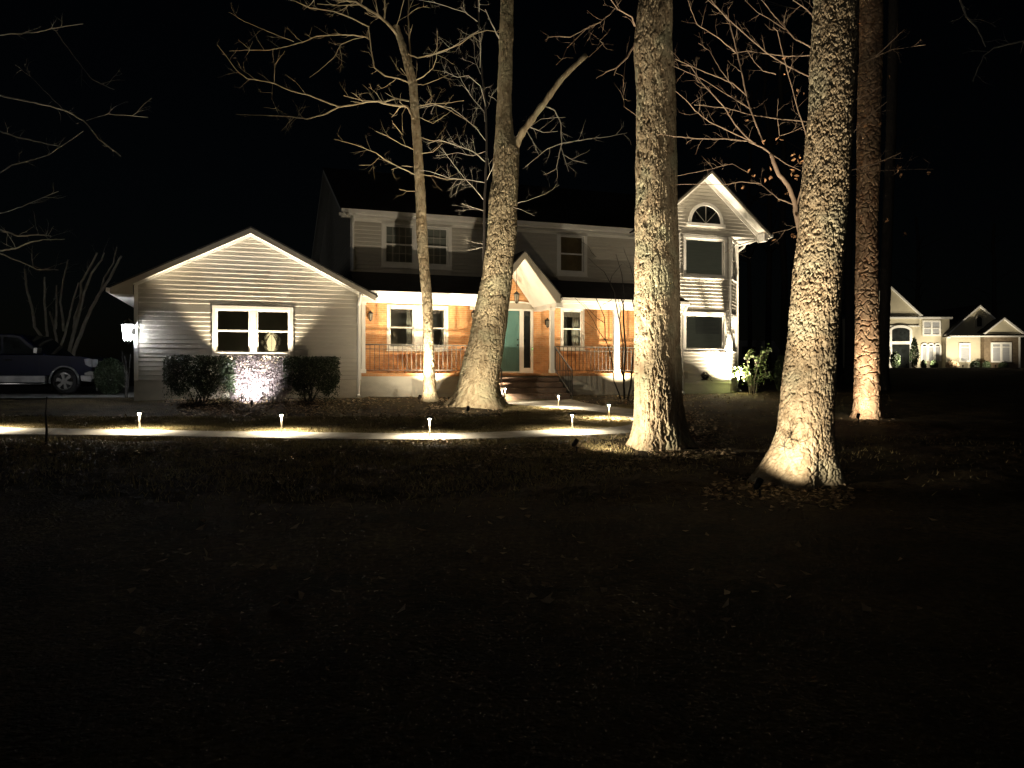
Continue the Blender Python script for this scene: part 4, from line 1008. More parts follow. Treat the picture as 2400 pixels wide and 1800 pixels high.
# slender companion tree
YS = 21.9
t = thing('slender_tree', 'slender dark stemmed tree just left of the leaning oak', 'tree', (px(1128, 930, YS)[0], YS, float(ground(-.9, YS))))
b = MB(); q = wobble([(1132, 945), (1131, 760), (1134, 640), (1134, 600), (1136, 470), (1139, 398), (1141, 325), (1139, 271), (1135, 215), (1127, 145), (1121, 22), (1115, -80)], YS, 0, 9, 4, .8); n = len(q)
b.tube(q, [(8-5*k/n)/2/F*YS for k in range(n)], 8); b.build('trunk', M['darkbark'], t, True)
b = MB(); rnd = random.Random(40)
for i, (pts, w) in enumerate([([(368, 1295), (310, 1220), (240, 1150), (170, 1060), (100, 960)], 8), ([(380, 1050), (300, 980), (180, 940), (80, 905), (0, 935)], 9), ([(388, 920), (320, 830), (240, 760), (160, 700), (60, 680), (-60, 700)], 8), ([(390, 1185), (280, 1165), (150, 1155), (20, 1110), (-60, 1100)], 8),
      ([(380, 790), (370, 720), (300, 640), (230, 530), (180, 430)], 7), ([(385, 700), (350, 560), (270, 490), (200, 500), (100, 460)], 7), ([(350, 480), (310, 380), (305, 240)], 6), ([(345, 440), (350, 320), (345, 240)], 5), ([(335, 200), (250, 250), (130, 330), (0, 370)], 7), ([(390, 1165), (440, 1060)], 7), ([(372, 1365), (300, 1345), (230, 1318)], 7), ([(370, 1582), (310, 1572), (240, 1550)], 6), ([(370, 1600), (320, 1612), (260, 1622)], 6),
      ([(385, 980), (300, 1010), (200, 990), (60, 1010)], 6), ([(330, 140), (250, 80), (60, 20), (-100, -10)], 7), ([(400, 620), (440, 640), (470, 670)], 6), ([(340, 80), (338, -40)], 6)]):
    q = wobble(S2(pts), YS, random.Random(i+50).uniform(-1., .4), 400+i); n = len(q); r0 = .75*w*.3617/2/F*YS
    b.tube(q, [max(r0*(1-.6*k/n), .005) for k in range(n)], 5); twigs(b, q, max(r0*.5, .006), rnd, 2, .75, 4.6)
b.build('crown', M['twig'], t)
# pine and its dark neighbour
YP = YPN
t = thing('pine_tree', 'reddish pine trunk with plated bark at the right before the far house', 'tree', (px(2032, 985, YP)[0], YP, float(ground(9, YP))))
trunk('trunk', t, [(-200, 2022, 2072), (0, 2018, 2068), (300, 2012, 2062), (500, 2010, 2056), (627, 2008, 2056), (753, 2007, 2058), (880, 2005, 2061), (940, 2003, 2062), (975, 1998, 2067), (990, 1990, 2073)], YP, M['pine'], .15, .22, .03, 31, .014, 180, 12, (5, .06), fine=.25, warp=.8, sharp=4.5)
YD = 31.
t = thing('dark_trunk', 'unlit dark trunk just right of the pine', 'tree', (px(2069, 905, YD)[0], YD, float(ground(15, YD))))
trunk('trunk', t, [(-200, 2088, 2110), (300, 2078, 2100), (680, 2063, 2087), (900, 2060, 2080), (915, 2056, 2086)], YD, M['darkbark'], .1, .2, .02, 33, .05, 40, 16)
# sapling behind the near oak, keeping withered leaves
YK = 11.2; S3 = lambda pts: [(1500+x*.3616, y*.3616) for x, y in pts]
t = thing('young_oak', 'young oak behind the flared trunk with bare boughs and few withered leaves', 'tree', (px(1900, 1080, YK)[0], YK, float(ground(4.4, YK))))
b = MB(); q = wobble([(1905, 1085), (1900, 900), (1893, 750), (1884, 620), (1876, 545), (1865, 495), (1862, 470), (1847, 434), (1825, 409), (1813, 380), (1806, 360)], YK, 0, 77, 3, .8); n = len(q)
b.tube(q, [(15-7*k/n)/2/F*YK for k in range(n)], 10); b.build('trunk', M['twig2'], t, True)
b = MB(); rnd = random.Random(60); tips = []
KB = [([(850, 1000), (800, 960), (750, 940), (680, 880), (610, 800), (550, 700), (480, 620), (400, 540), (330, 430), (270, 420)], 14, -.3), ([(800, 930), (780, 880), (720, 720), (690, 620), (650, 430), (600, 220), (580, 140), (460, 0), (420, -60)], 14, .3), ([(820, 970), (700, 915), (550, 900), (380, 900), (240, 885), (120, 870)], 12, .6),
      ([(750, 930), (640, 880), (450, 790), (360, 720), (300, 650), (230, 590)], 10, -.8), ([(870, 1010), (960, 1070), (1040, 1105)], 9, -.2), ([(1010, 1330), (900, 1290), (840, 1240), (780, 1190), (660, 1178), (560, 1195), (240, 1195)], 11, .8), ([(1015, 1340), (1050, 1200), (1060, 1050), (1080, 970)], 14, -.2), ([(720, 710), (560, 610), (400, 510), (220, 430)], 8, .5),
      ([(690, 620), (600, 540), (480, 490), (330, 430), (220, 380)], 9, -.5), ([(1085, 900), (1060, 820), (1020, 700), (960, 480), (920, 330), (890, 200), (860, 180)], 10, -.5), ([(1120, 510), (1040, 470), (960, 430), (830, 350), (700, 240), (600, 150), (540, 90), (440, 0)], 12, -.3), ([(1130, 320), (1060, 280), (1000, 250), (940, 180), (860, 90), (790, 0), (720, -60)], 12, .3), ([(1090, 790), (890, 770), (720, 745), (560, 700), (350, 680)], 9, .5), ([(1140, 130), (1080, 60), (990, 0)], 12, 0), ([(1135, 200), (1130, 100), (1135, 0)], 10, 0),
      ([(620, 340), (500, 240), (370, 160), (330, 60), (310, 0)], 8, -.4), ([(940, 190), (850, 130), (760, 80), (680, 0)], 8, .4), ([(880, 480), (800, 460), (740, 400), (690, 320), (700, 290)], 8, .2), ([(610, 570), (520, 450), (450, 330), (380, 280)], 7, .2), ([(1120, 360), (960, 365), (820, 350), (700, 330), (600, 350)], 9, .3), ([(700, 1120), (600, 1060), (440, 1100), (240, 1140)], 5, .8),
      ([(905, 880), (890, 770), (895, 640)], 6, -.1), ([(910, 880), (1000, 850), (1080, 810)], 6, -.1), ([(1400, 430), (1520, 370), (1600, 300), (1665, 235), (1715, 190)], 12, -.5), ([(1385, 860), (1430, 800), (1500, 740), (1600, 660)], 10, -.4), ([(1370, 1100), (1500, 1070), (1600, 1030), (1690, 990)], 10, -.4), ([(1400, 645), (1480, 610), (1560, 560)], 7, -.3), ([(1520, 370), (1640, 320), (1850, 290)], 6, -.5), ([(1370, 1140), (1500, 1110), (1680, 1100), (1900, 1095)], 6, .5),
      ([(1030, 1460), (960, 1490), (860, 1510)], 5, .2), ([(550, 1640), (600, 1600)], 3, .2)]
for i, (pts, w, dy) in enumerate(KB):
    q = wobble(S3(pts), YK, dy, 500+i); n = len(q); r0 = .8*w*.3616/2/F*YK
    b.tube(q, [max(r0*(1-.6*k/n), .003) for k in range(n)], 6); twigs(b, q, max(r0*.4, .0032), rnd, 2, .42, 5.5, up=.1, out=tips)
b.build('crown', M['twig2'], t)
rn = np.random.default_rng(8); LP = []
for (x, y, s, c) in [(1025, 610, 20, 3), (1055, 600, 10, 2), (690, 780, 10, 2), (800, 925, 15, 3), (900, 915, 20, 5), (1000, 1010, 30, 9), (1035, 1040, 20, 6), (990, 1120, 25, 7), (1010, 1150, 15, 4), (850, 1150, 15, 4), (845, 1095, 10, 3), (815, 1175, 8, 2), (708, 1105, 12, 3), (670, 1200, 14, 4), (740, 1140, 8, 2), (955, 1255, 12, 3), (895, 1295, 12, 3), (1000, 1530, 18, 7), (865, 1555, 6, 1), (1470, 820, 20, 4), (1555, 810, 10, 2), (1615, 490, 10, 2), (1680, 1080, 25, 8), (1690, 1140, 15, 5), (1875, 1120, 25, 3), (1500, 1210, 10, 2), (945, 480, 8, 1), (930, 380, 8, 1), (580, 740, 8, 1), (570, 825, 8, 1), (1610, 1440, 20, 3), (1720, 1520, 15, 3), (530, 1045, 8, 1), (1580, 1040, 8, 1), (1500, 330, 10, 2)]:
    for _ in range(c):
        X_, Y_ = 1500+(x+rn.normal()*s*.5)*.3616, (y+rn.normal()*s*.5)*.3616; LP.append(px(X_, Y_, YK+rn.uniform(-.3, .3)))
v, f = leafcloud(LP, .032, rn, .5); mesh('withered_leaves', v, f, M['dead'], t)
# bare multi stem shrub before the porch
YC = 23.9; S5 = lambda pts: [(1100+x*.229, 550+y*.229) for x, y in pts]
t = thing('bare_shrub', 'bare shrub of dark crooked stems before the right porch railing', 'shrub', (px(1462, 930, YC)[0], YC, float(ground(3.5, YC))))
b = MB(); rnd = random.Random(70)
CB = [([(1545, 1680), (1530, 1620), (1480, 1500), (1470, 1350), (1430, 1180), (1390, 1060), (1385, 850), (1340, 740), (1290, 640)], 15, 7), ([(1590, 1680), (1580, 1550), (1580, 1430), (1600, 1200), (1580, 900), (1575, 720), (1550, 640)], 24, 12), ([(1620, 1680), (1650, 1550), (1670, 1300), (1700, 1050), (1700, 800), (1670, 680), (1690, 480)], 20, 10), ([(1590, 1500), (1560, 1400), (1575, 1150), (1540, 900), (1500, 700), (1490, 600), (1440, 480)], 16, 8),
      ([(1390, 1080), (1320, 980), (1270, 880), (1180, 740), (1070, 640)], 8, 3), ([(1385, 900), (1300, 850), (1220, 760), (1160, 700)], 7, 3), ([(1540, 860), (1550, 780), (1520, 640)], 9, 5), ([(1440, 490), (1380, 380), (1290, 310), (1220, 240)], 8, 3), ([(1360, 720), (1450, 670), (1470, 640)], 6, 3), ([(1575, 700), (1590, 640), (1560, 400), (1500, 200)], 9, 4), ([(1440, 490), (1460, 420), (1560, 300)], 7, 3), ([(1300, 980), (1200, 900), (1170, 880)], 4, 2), ([(1300, 230), (1250, 180), (1220, 120), (1100, 40)], 5, 2), ([(1690, 480), (1640, 300), (1580, 150)], 7, 3)]
for i, (pts, w0, w1) in enumerate(CB):
    q = wobble(S5(pts), YC, random.Random(i).uniform(-.4, .1), 600+i, 4, .3); n = len(q); k_ = .229/2/F*YC
    b.tube(q, [max((w0+(w1-w0)*k/n)*k_, .004) for k in range(n)], 7)
    if w1 < 9: twigs(b, q, .0045, rnd, 1, .45, 3.)
b.build('stems', M['darkbark'], t)
# pale multi stem tree behind the truck
YT = 29.; S6 = lambda pts: [(x*.2712, 500+y*.2712) for x, y in pts]
t = thing('crape_myrtle', 'fan of pale bare stems rising behind the pickup', 'tree', (px(140, 915, YT)[0], YT, float(ground(-17, YT))))
b = MB(); rnd = random.Random(80)
for i, (pts, w) in enumerate([([(470, 1600), (420, 1180), (380, 1100), (300, 980), (280, 830), (230, 650), (215, 480)], 34), ([(470, 1600), (415, 1150), (400, 950), (385, 750), (385, 550)], 26), ([(500, 1600), (500, 1180), (470, 980), (430, 850)], 30), ([(480, 1000), (490, 830), (490, 620)], 22), ([(500, 1600), (510, 1190), (560, 1050), (610, 850), (640, 720), (680, 600)], 24), ([(550, 1020), (540, 880), (520, 770), (550, 550), (590, 400)], 22),
      ([(540, 1600), (600, 1190), (640, 1030), (650, 900), (700, 750), (700, 600), (800, 430), (840, 340)], 34), ([(645, 1030), (730, 680), (790, 520), (880, 400), (900, 340)], 24), ([(560, 1600), (640, 1190), (730, 960), (800, 800), (870, 680), (950, 560), (1030, 400), (1050, 370)], 36), ([(870, 680), (900, 560), (980, 430), (1010, 290)], 18), ([(640, 950), (680, 900)], 14)]):
    q = wobble(S6(pts), YT, random.Random(i).uniform(-.8, .8), 700+i, 5, .6); n = len(q); r0 = w*.2712/2/F*YT
    b.tube(q, [max(r0*(1-.55*k/n), .008) for k in range(n)], 6); twigs(b, q[n//2:], .009, rnd, 1, 1.0, 1.6, up=.5)
b.build('stems', M['mbark'], t)
# oak whose crown reaches in from the left
YO = 18.; S7 = lambda pts: [(x*.3616, y*.3616) for x, y in pts]
t = thing('edge_oak', 'bare tree at the left edge with dim boughs reaching into view', 'tree', (px(-260, 985, YO)[0], YO, float(ground(-14, YO))))
trunk('trunk', t, [(-250, -300, -250), (300, -296, -236), (800, -290, -220), (960, -300, -212), (985, -312, -200)], YO, M['oak'], .07, .2, .02, 41, .04, 60, 11)
b = MB(); rnd = random.Random(90)
for i, (pts, w, dy) in enumerate([([(-720, 900), (-300, 650), (0, 620), (200, 660), (330, 690), (430, 720), (540, 780), (640, 900), (780, 1010)], 22, 1), ([(-730, 1100), (-300, 900), (0, 850), (120, 890), (300, 930), (400, 950)], 18, -1), ([(-730, 1500), (-200, 1300), (0, 1120), (80, 1070), (200, 1040), (320, 1000), (540, 850)], 16, .5), ([(-720, 300), (-200, 250), (70, 220), (240, 210), (360, 180), (540, 155)], 16, 0), ([(360, 200), (490, 380), (600, 520), (740, 580)], 9, 0),
      ([(-720, 1600), (-200, 1450), (0, 1490), (120, 1530), (250, 1520), (330, 1530)], 20, -2), ([(-720, 1800), (-200, 1700), (0, 1625), (100, 1612), (200, 1570), (280, 1553), (420, 1550)], 18, -2), ([(-200, 1700), (0, 1640), (120, 1690), (240, 1745), (380, 1750)], 14, -2.5), ([(560, 780), (700, 740), (960, 760)], 7, 1), ([(-200, 1390), (0, 1385), (140, 1340), (380, 1240)], 10, 1), ([(400, 700), (300, 600), (200, 500), (100, 420)], 7, 1)]):
    q = wobble(S7(pts), YO, dy, 800+i, 5, 1.); n = len(q); r0 = w*.3616/2/F*YO*.7
    b.tube(q, [max(r0*(1-.65*k/n), .006) for k in range(n)], 5); twigs(b, q[n//3:], .006, rnd, 1, .8, 2.6)
b.build('crown', M['twig'], t)
b = MB(); q = wobble([(2520, -140), (2330, -90), (2250, 0), (2265, 40), (2290, 65), (2310, 110)], 17, 0, 3, 4, 1); b.tube(q, [.035-.025*k/len(q) for k in range(len(q))], 6); rnd = random.Random(4); twigs(b, q, .007, rnd, 1, .9, 2)
q = wobble([(2560, 40), (2400, 95), (2330, 112), (2306, 130), (2280, 190)], 17, .3, 6, 4, 1); b.tube(q, [.02-.013*k/len(q) for k in range(len(q))], 5); twigs(b, q, .006, rnd, 1, .8, 2)
t = thing('corner_oak', 'bare tree whose dim boughs hang in the upper right corner', 'tree', (px(2620, 985, 17)[0], 17, float(ground(13.6, 17))))
b.build('crown', M['twig'], t)
trunk('trunk', t, [(-300, 2560, 2600), (300, 2580, 2640), (985, 2585, 2660), (1000, 2575, 2670)], 17, M['oak'], .07, .2, .02, 43, .05, 50, 10)
# thin sapling stem before the path at left
X, Yv = gp(108, 1040)
b = MB(); b.tube([(X, Yv, float(ground(X, Yv))-.05), (X+.01, Yv, -1.0), (X-.01, Yv, -.7), (X+.015, Yv, -.42)], [.022, .02, .015, .008], 7)
rnd = random.Random(9); twigs(b, [(X, Yv, -1.1), (X, Yv, -.9), (X, Yv, -.7), (X, Yv, -.5), (X+.01, Yv, -.43)], .004, rnd, 0, .12, 6)
tag(b.build('sapling', M['darkbark']), 'thin dark sapling stem on the near side of the path at far left', 'sapling')
# far unlit woodland trunks behind
for i, (x, w, Y_) in enumerate([(1800, 12, 52), (1757, 9, 60), (1838, 14, 48), (1990, 18, 40), (1968, 12, 55), (2150, 10, 110), (2330, 10, 115)]):
    g0 = float(ground(0, Y_)); b = MB(); p0 = px(x, 0, Y_); r = w/2/F*Y_
    rr_ = random.Random(i+5)
    b.tube([(p0[0]+rr_.uniform(-.05, .05)*k, Y_, g0-.3+k*3.2) for k in range(8)], [r*(1.25-.1*k) for k in range(8)], 9)
    pl = ['behind the right wing, near its shrub', 'farthest left behind the right wing', 'left of the flared oak, far back', 'close left of the pine', 'thin and far, left of the pine', 'behind the far house entry', 'behind the far house garage'][i]
    t = thing('woodland_tree', 'dim woodland trunk '+pl, 'tree', (p0[0], Y_, g0), 0, 'dim trunks of the wood behind')
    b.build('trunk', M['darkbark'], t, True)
    b = MB(); top = (p0[0], Y_, g0+21)
    for k in range(14):
        h0 = rr_.uniform(8, 21); a = rr_.uniform(0, 6.28); L_ = rr_.uniform(2, 4.5)
        q = [(p0[0], Y_, g0+h0)]
        for j in range(1, 5): q.append((p0[0]+math.cos(a)*L_*j/4, Y_+math.sin(a)*L_*j/4, g0+h0+L_*.5*j/4+rr_.uniform(-.2, .2)))
        b.tube(q, [.07, .055, .04, .025, .01], 5, False); twigs(b, q, .015, rr_, 0, 1.6, 2)
    b.build('crown', M['darkbark'], t)

# ------------------------------------------------------------------ hedge shrubs
def shrub(label, u0, u1, v0, v1, zt, nleaf, mat, seed, hollow=None, zb=-.52, ls=.026, name='hedge_shrub', group='shrubs of the clipped hedge', rag=0.):
    base = H(((u0+u1)/2, (v0+v1)/2, 0)); g0 = float(ground(base[0], base[1]))
    t = thing(name, label, 'shrub', (base[0], base[1], g0), TH, group); rn = np.random.default_rng(seed); rnd = random.Random(seed)
    b = MB(True)
    for k in range(11):
        a = rnd.uniform(0, 6.28); c0 = ((u0+u1)/2+.12*math.cos(a), (v0+v1)/2+.10*math.sin(a), g0-.05)
        e = (rnd.uniform(u0+.1, u1-.1), rnd.uniform(v0+.08, v1-.08), rnd.uniform(zt-.5, zt-.1))
        q = [c0]
        for j in range(1, 6): f = j/5; q.append((c0[0]+(e[0]-c0[0])*f**1.3+rnd.gauss(0, .025), c0[1]+(e[1]-c0[1])*f**1.3+rnd.gauss(0, .02), c0[2]+(e[2]-c0[2])*f))
        b.tube(q, [.017, .014, .012, .009, .006, .003], 5); twigs(b, q, .004, rnd, 0, .28, 7)
    b.build('stems', M['darkbark'], t)
    pts = []; n = 0
    cells = np.array([[rn.uniform(u0, u1), rn.uniform(v0, v1), rn.uniform(zb-.2, zt)] for _ in range(90)])
    while len(pts) < nleaf:
        p = np.array([rn.uniform(u0, u1), rn.uniform(v0, v1), rn.uniform(zb-.3, zt)])
        du = min(p[0]-u0, u1-p[0])/((u1-u0)/2); dv = min(p[1]-v0, v1-p[1])/((v1-v0)/2)
        lim = zb+.14*(1-du)-.1*rn.random()+.15*math.sin(p[0]*9+seed)
        if p[2] < lim and rn.random() > .12: continue
        edge = min(du*(u1-u0)/2, dv*(v1-v0)/2, zt-p[2])
        if edge > .22 and rn.random() > (.25 if mat == 'hedge' else .7): continue
        if zt-p[2] < .12 and du < .12 and rn.random() > .3: continue
        if mat == 'hedge' and np.min(np.linalg.norm(cells-p, axis=1)) > .17+.07*rn.random(): continue
        if hollow is not None and hollow(p): continue
        pts.append(p+rn.normal(size=3)*.012)
    v, f = leafcloud([H(p) for p in pts], ls, rn, .5); mesh('leaves', v, f, M[mat], t)
    return t
zt_ = hz(590, 834, 21.9); e = [hu(382, 21.9), hu(512, 21.9), hu(600, 21.9), hu(695, 21.9), hu(796, 21.9)]
lu = hx
def hol(p): return False and abs(p[0]-lu) < .10+.20*max(0, p[2]+.6) and p[1] < 22.2 and p[2] < .15 and ((p[0]-lu)/.45)**2+((p[2]+.2)/.38)**2 < 1
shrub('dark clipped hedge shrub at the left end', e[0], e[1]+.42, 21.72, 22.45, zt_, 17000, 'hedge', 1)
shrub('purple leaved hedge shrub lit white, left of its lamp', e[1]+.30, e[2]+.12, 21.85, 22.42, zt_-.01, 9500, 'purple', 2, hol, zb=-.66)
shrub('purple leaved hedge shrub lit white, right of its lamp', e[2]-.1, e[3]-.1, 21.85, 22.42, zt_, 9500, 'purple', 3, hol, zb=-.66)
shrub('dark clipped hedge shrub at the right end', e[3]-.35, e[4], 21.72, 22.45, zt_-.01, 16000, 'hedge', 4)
# broad leaved shrub by the right wing
YG = 27.2; t = thing('leafy_shrub', 'small shrub with broad green leaves beside the right wing', 'shrub', (px(1768, 925, YG)[0], YG, float(ground(8.7, YG))))
b = MB(); rnd = random.Random(5); rn = np.random.default_rng(5); tips = []
S8 = lambda pts: [(1450+x*.35, 370+y*.35) for x, y in pts]
for i, pts in enumerate([[(890, 1590), (880, 1520), (850, 1450), (810, 1400)], [(905, 1590), (900, 1500), (930, 1400), (900, 1330)], [(915, 1590), (930, 1480), (1000, 1465), (960, 1380)], [(880, 1590), (870, 1500), (820, 1440), (790, 1440)], [(905, 1590), (910, 1480), (950, 1350), (1000, 1300)], [(895, 1560), (880, 1450), (860, 1360), (870, 1300)]]):
    q = wobble(S8(pts), YG, rnd.uniform(-.3, .3), 900+i, 4, .3); b.tube(q, [.018-.012*k/len(q) for k in range(len(q))], 6); twigs(b, q, .006, rnd, 1, .35, 6, up=.3, out=tips); tips += [Vector(p) for p in q[len(q)//2:]]
b.build('stems', M['mbark'], t)
LP = []
for _ in range(430):
    p = tips[rn.integers(len(tips))]; LP.append(np.array(p)+rn.normal(size=3)*np.array([.10, .10, .10]))
v, f = leafcloud(LP, .055, rn, .55); mesh('leaves', v, f, M['leafgreen'], t)
# dark evergreen behind the pickup and by the right shrub
for (x0, x1, y0, Y_, lab, sd) in ((225, 292, 842, 24.6, 'dark rounded evergreen between pickup and wing corner', 11), (1815, 1850, 835, 30, 'dark evergreen clump right of the leafy shrub', 12)):
    cxp = px((x0+x1)/2, y0, Y_); w = (x1-x0)/F*Y_/2; g0 = float(ground(cxp[0], Y_)); h_ = cxp[2]-g0
    t = thing('evergreen_shrub', lab, 'shrub', (cxp[0], Y_, g0)); rn = np.random.default_rng(sd)
    P = rn.normal(size=(4200, 3)); P /= np.linalg.norm(P, axis=1)[:, None]; P *= (.75+.3*rn.random((4200, 1))); P = P*np.array([w, w, h_*.52])+np.array([cxp[0], Y_, g0+h_*.5])
    v, f = leafcloud(P, .035, rn, .5); mesh('leaves', v, f, M['hedge'], t)
    b = MB(); 
    for k in range(5): b.tube([(cxp[0], Y_, g0-.05), (cxp[0]+.1*math.cos(k*1.3), Y_+.1*math.sin(k*1.3), g0+h_*.6)], [.02, .008], 5)
    b.build('stems', M['darkbark'], t)
# little bare shrub under the corner lantern
t = thing('corner_shrub', 'thin near-black stems under the lit corner lantern', 'shrub', (px(294, 905, 22.3)[0], 22.3, float(ground(-11.4, 22.3))))
b = MB(); rnd = random.Random(15)
for i, pts in enumerate([[(295, 940), (292, 870), (284, 820)], [(297, 940), (303, 880), (306, 830)], [(294, 940), (297, 880), (295, 845)], [(298, 940), (300, 890), (292, 835)]]):
    q = wobble(pts, 22.1, .1, 950+i, 5, .7); b.tube(q, [.013-.009*k/len(q) for k in range(len(q))], 5); twigs(b, q, .004, rnd, 0, .2, 5)
b.build('stems', M['darkbark'], t)  # bark darkened so the lantern leaves these stems faint
# pots by the driveway
for (x, y, m_, lab, w) in ((245, 924, 'pot', 'dark bowl shaped planter by the driveway', .15), (281, 922, 'palepot', 'pale square planter by the wing corner', .13)):
    X, Yv = gp(x, y); g0 = float(ground(X, Yv)); t = thing('planter', lab, 'planter', (X, Yv, g0))
    b = MB(); b.lathe([(.001, 0), (w*.7, 0), (w, .22), (w*1.12, .235), (w*1.12, .26), (w*.9, .26), (w*.88, .2), (.001, .2)], (X, Yv, g0), 18 if m_ == 'pot' else 4); b.build('pot_body', M[m_], t)
    b = MB(); b.lathe([(.001, .201), (w*.87, .202), (.001, .215)], (X, Yv, g0), 16); b.build('soil', M['mulch'], t)
    b = MB(); rnd = random.Random(int(x))
    for k in range(10): a = rnd.uniform(0, 6.28); b.tube([(X, Yv, g0+.2), (X+.06*math.cos(a), Yv+.06*math.sin(a), g0+.28), (X+.13*math.cos(a), Yv+.13*math.sin(a), g0+.31)], .004, 4)
    b.build('dry_plant', M['mulch'], t)

def gpv(x, y):
    k = (x-CX)/F; s_ = (HY-y)/F; lo = np.full(x.shape, 2.); hi = np.full(x.shape, 60.)
    for _ in range(40):
        m = (lo+hi)/2; up = s_*m > ground(k*m, m); lo = np.where(up, m, lo); hi = np.where(up, hi, m)
    return k*lo, lo
def on_pathv(X, Y):
    c = np.zeros(X.shape, bool)
    for i in range(len(poly)):
        x1, y1 = poly[i]; x2, y2 = poly[(i+1) % len(poly)]
        if y1 == y2: continue
        c ^= ((y1 > Y) != (y2 > Y)) & (X < (x2-x1)*(Y-y1)/(y2-y1)+x1)
    return c
# ------------------------------------------------------------------ leaf litter and dry grass
rn = np.random.default_rng(77)
pts = []
def scatter(n, x0, x1, y0, y1):
    m = n*6; X, Yv = gpv(rn.uniform(x0, x1, m), rn.uniform(y0, y1, m))
    ok = (vnoise(X*1.1+50, Yv*1.1, 12) > .42) | (rn.random(m) < .25); ok &= (~on_pathv(X, Yv)) | (rn.random(m) < .04)
    X, Yv = X[ok][:n], Yv[ok][:n]; pts.append(np.stack([X, Yv, ground(X, Yv)+rn.uniform(.015, .045, len(X))], -1))
scatter(1500, 380, 860, 935, 975); scatter(900, 860, 1180, 930, 985); scatter(900, 1180, 1480, 955, 1010); scatter(1200, 1340, 1720, 925, 1080); scatter(500, 1000, 1700, 1030, 1110)
scatter(500, 1650, 2000, 1110, 1200); scatter(1300, -20, 1400, 975, 1012); scatter(900, -20, 1400, 1030, 1075); scatter(130, 300, 2200, 1100, 1500); scatter(250, 1600, 2100, 925, 1000)
P = np.vstack(pts); A = rn.normal(size=(len(P), 3))*np.array([1, 1, .25]); A /= np.linalg.norm(A, axis=1)[:, None]
B = np.cross(A, rn.normal(size=(len(P), 3))*.35+np.array([0, 0, 1])); B /= np.linalg.norm(B, axis=1)[:, None]; C = np.cross(A, B); s = .022+.032*rn.random((len(P), 1))
v = np.stack([P-A*s, P+B*s*.55+C*s*.3, P+A*s, P-B*s*.55+C*s*.25], 1).reshape(-1, 3); f = np.arange(4*len(P)).reshape(-1, 4)
o = mesh('fallen_leaves', v, f, M['litter']); tag(o, 'scattered brown fallen leaves on the beds and lawn', 'leaf litter'); o['kind'] = 'stuff'
n = 200000; sel = np.arange(n) % 5 % 3
x = np.where(sel == 0, rn.uniform(-40, 1480, n), np.where(sel == 1, rn.uniform(1180, 1500, n), rn.uniform(-40, 2050, n)))
y = np.where(sel == 0, rn.uniform(978, 1018, n), np.where(sel == 1, rn.uniform(950, 1012, n), 1020+np.abs(rn.normal(0, 55, n))))
x = np.where(sel == 2, 900+rn.normal(0, 650, n), x)
X, Yv = gpv(x, y); ok = (~on_pathv(X, Yv)) & ((x < 1480) | (rn.random(len(x)) < .22)); X, Yv = X[ok], Yv[ok]; n = len(X); z = ground(X, Yv); a = rn.uniform(0, 6.28, n); h_ = rn.uniform(.015, .065, n); w = .008
vs = np.stack([np.stack([X-w*np.cos(a), Yv-w*np.sin(a), z-.012], -1), np.stack([X+w*np.cos(a), Yv+w*np.sin(a), z-.012], -1), np.stack([X+rn.normal(size=n)*.03, Yv+rn.normal(size=n)*.03, z+h_], -1)], 1).reshape(-1, 3)
o = mesh('dry_grass', vs, np.arange(3*n).reshape(-1, 3), M['deadgrass']); tag(o, 'short dormant grass beside the concrete walk', 'grass'); o['kind'] = 'stuff'

# ------------------------------------------------------------------ pickup
YT_ = 24.6
fx = px(218, 923, YT_)[0]; gzt = float(ground(fx-2, YT_+.9))+.03
truck = thing('pickup_truck', 'dark blue pickup with silver lower trim parked on the driveway', 'pickup truck', (fx-2.9, YT_+1, gzt))
def TL(x, y, z): return (fx-x, YT_+y, gzt+z)           # x back from the bumper, y across (0 near side), z up
def tprism(b, prof, y0, y1, n=None): 
    k = len(prof); b.add([TL(p[0], y0, p[1]) for p in prof]+[TL(p[0], y1, p[1]) for p in prof], [tuple(range(k)), tuple(range(2*k-1, k-1, -1))]+[(i, k+i, k+(i+1) % k, (i+1) % k) for i in range(k)])
def archpts(cx_, r, n=12): return [(cx_-r*math.cos(math.pi*i/n), .40+r*math.sin(math.pi*i/n)) for i in range(n+1)]
w1, w2 = .93, 4.55
prof = [(.06, .62), (.03, 1.02), (.10, 1.16), (.45, 1.22), (1.45, 1.27), (1.6, 1.28), (5.75, 1.28), (5.80, .62), (5.78, .62)]+[p for p in reversed(archpts(w2, .47))][0:]+[(3.9, .62)]+[p for p in reversed(archpts(w1, .47))]
prof = [(.06, .60), (.03, 1.02), (.10, 1.16), (.45, 1.22), (1.62, 1.27), (5.78, 1.28), (5.80, .60)]+[(x, max(z, .60)) for x, z in reversed(archpts(w2, .47))]+[(x, max(z, .60)) for x, z in reversed(archpts(w1, .47))]
b = MB(); tprism(b, prof, .02, 1.95); o = b.build('body', M['blue'], truck); bevel(o, .035, 3)
b = MB(); tprism(b, [(1.55, .36), (1.55, .60), (4.0, .60), (4.0, .36)], .0, 1.97); tprism(b, [(5.1, .42), (5.1, .60), (5.8, .60), (5.8, .42)], .0, 1.97); tprism(b, [(.05, .38), (.03, .60), (.42, .60), (.40, .42)], .0, 1.97)
o = b.build('lower_trim', M['silver'], truck); bevel(o, .02, 2)
b = MB(); b.tube([TL(1.5, -.06, .34), TL(1.6, -.09, .33), TL(4.0, -.09, .33), TL(4.1, -.06, .34)], .04, 8); b.build('running_board', M['chrome'], truck, True)
b = MB(); tprism(b, [(1.62, 1.26), (2.44, 1.92), (2.72, 1.97), (4.1, 1.95), (4.3, 1.28)], .16, 1.81); o = b.build('cab', M['blue'], truck); bevel(o, .05, 3)
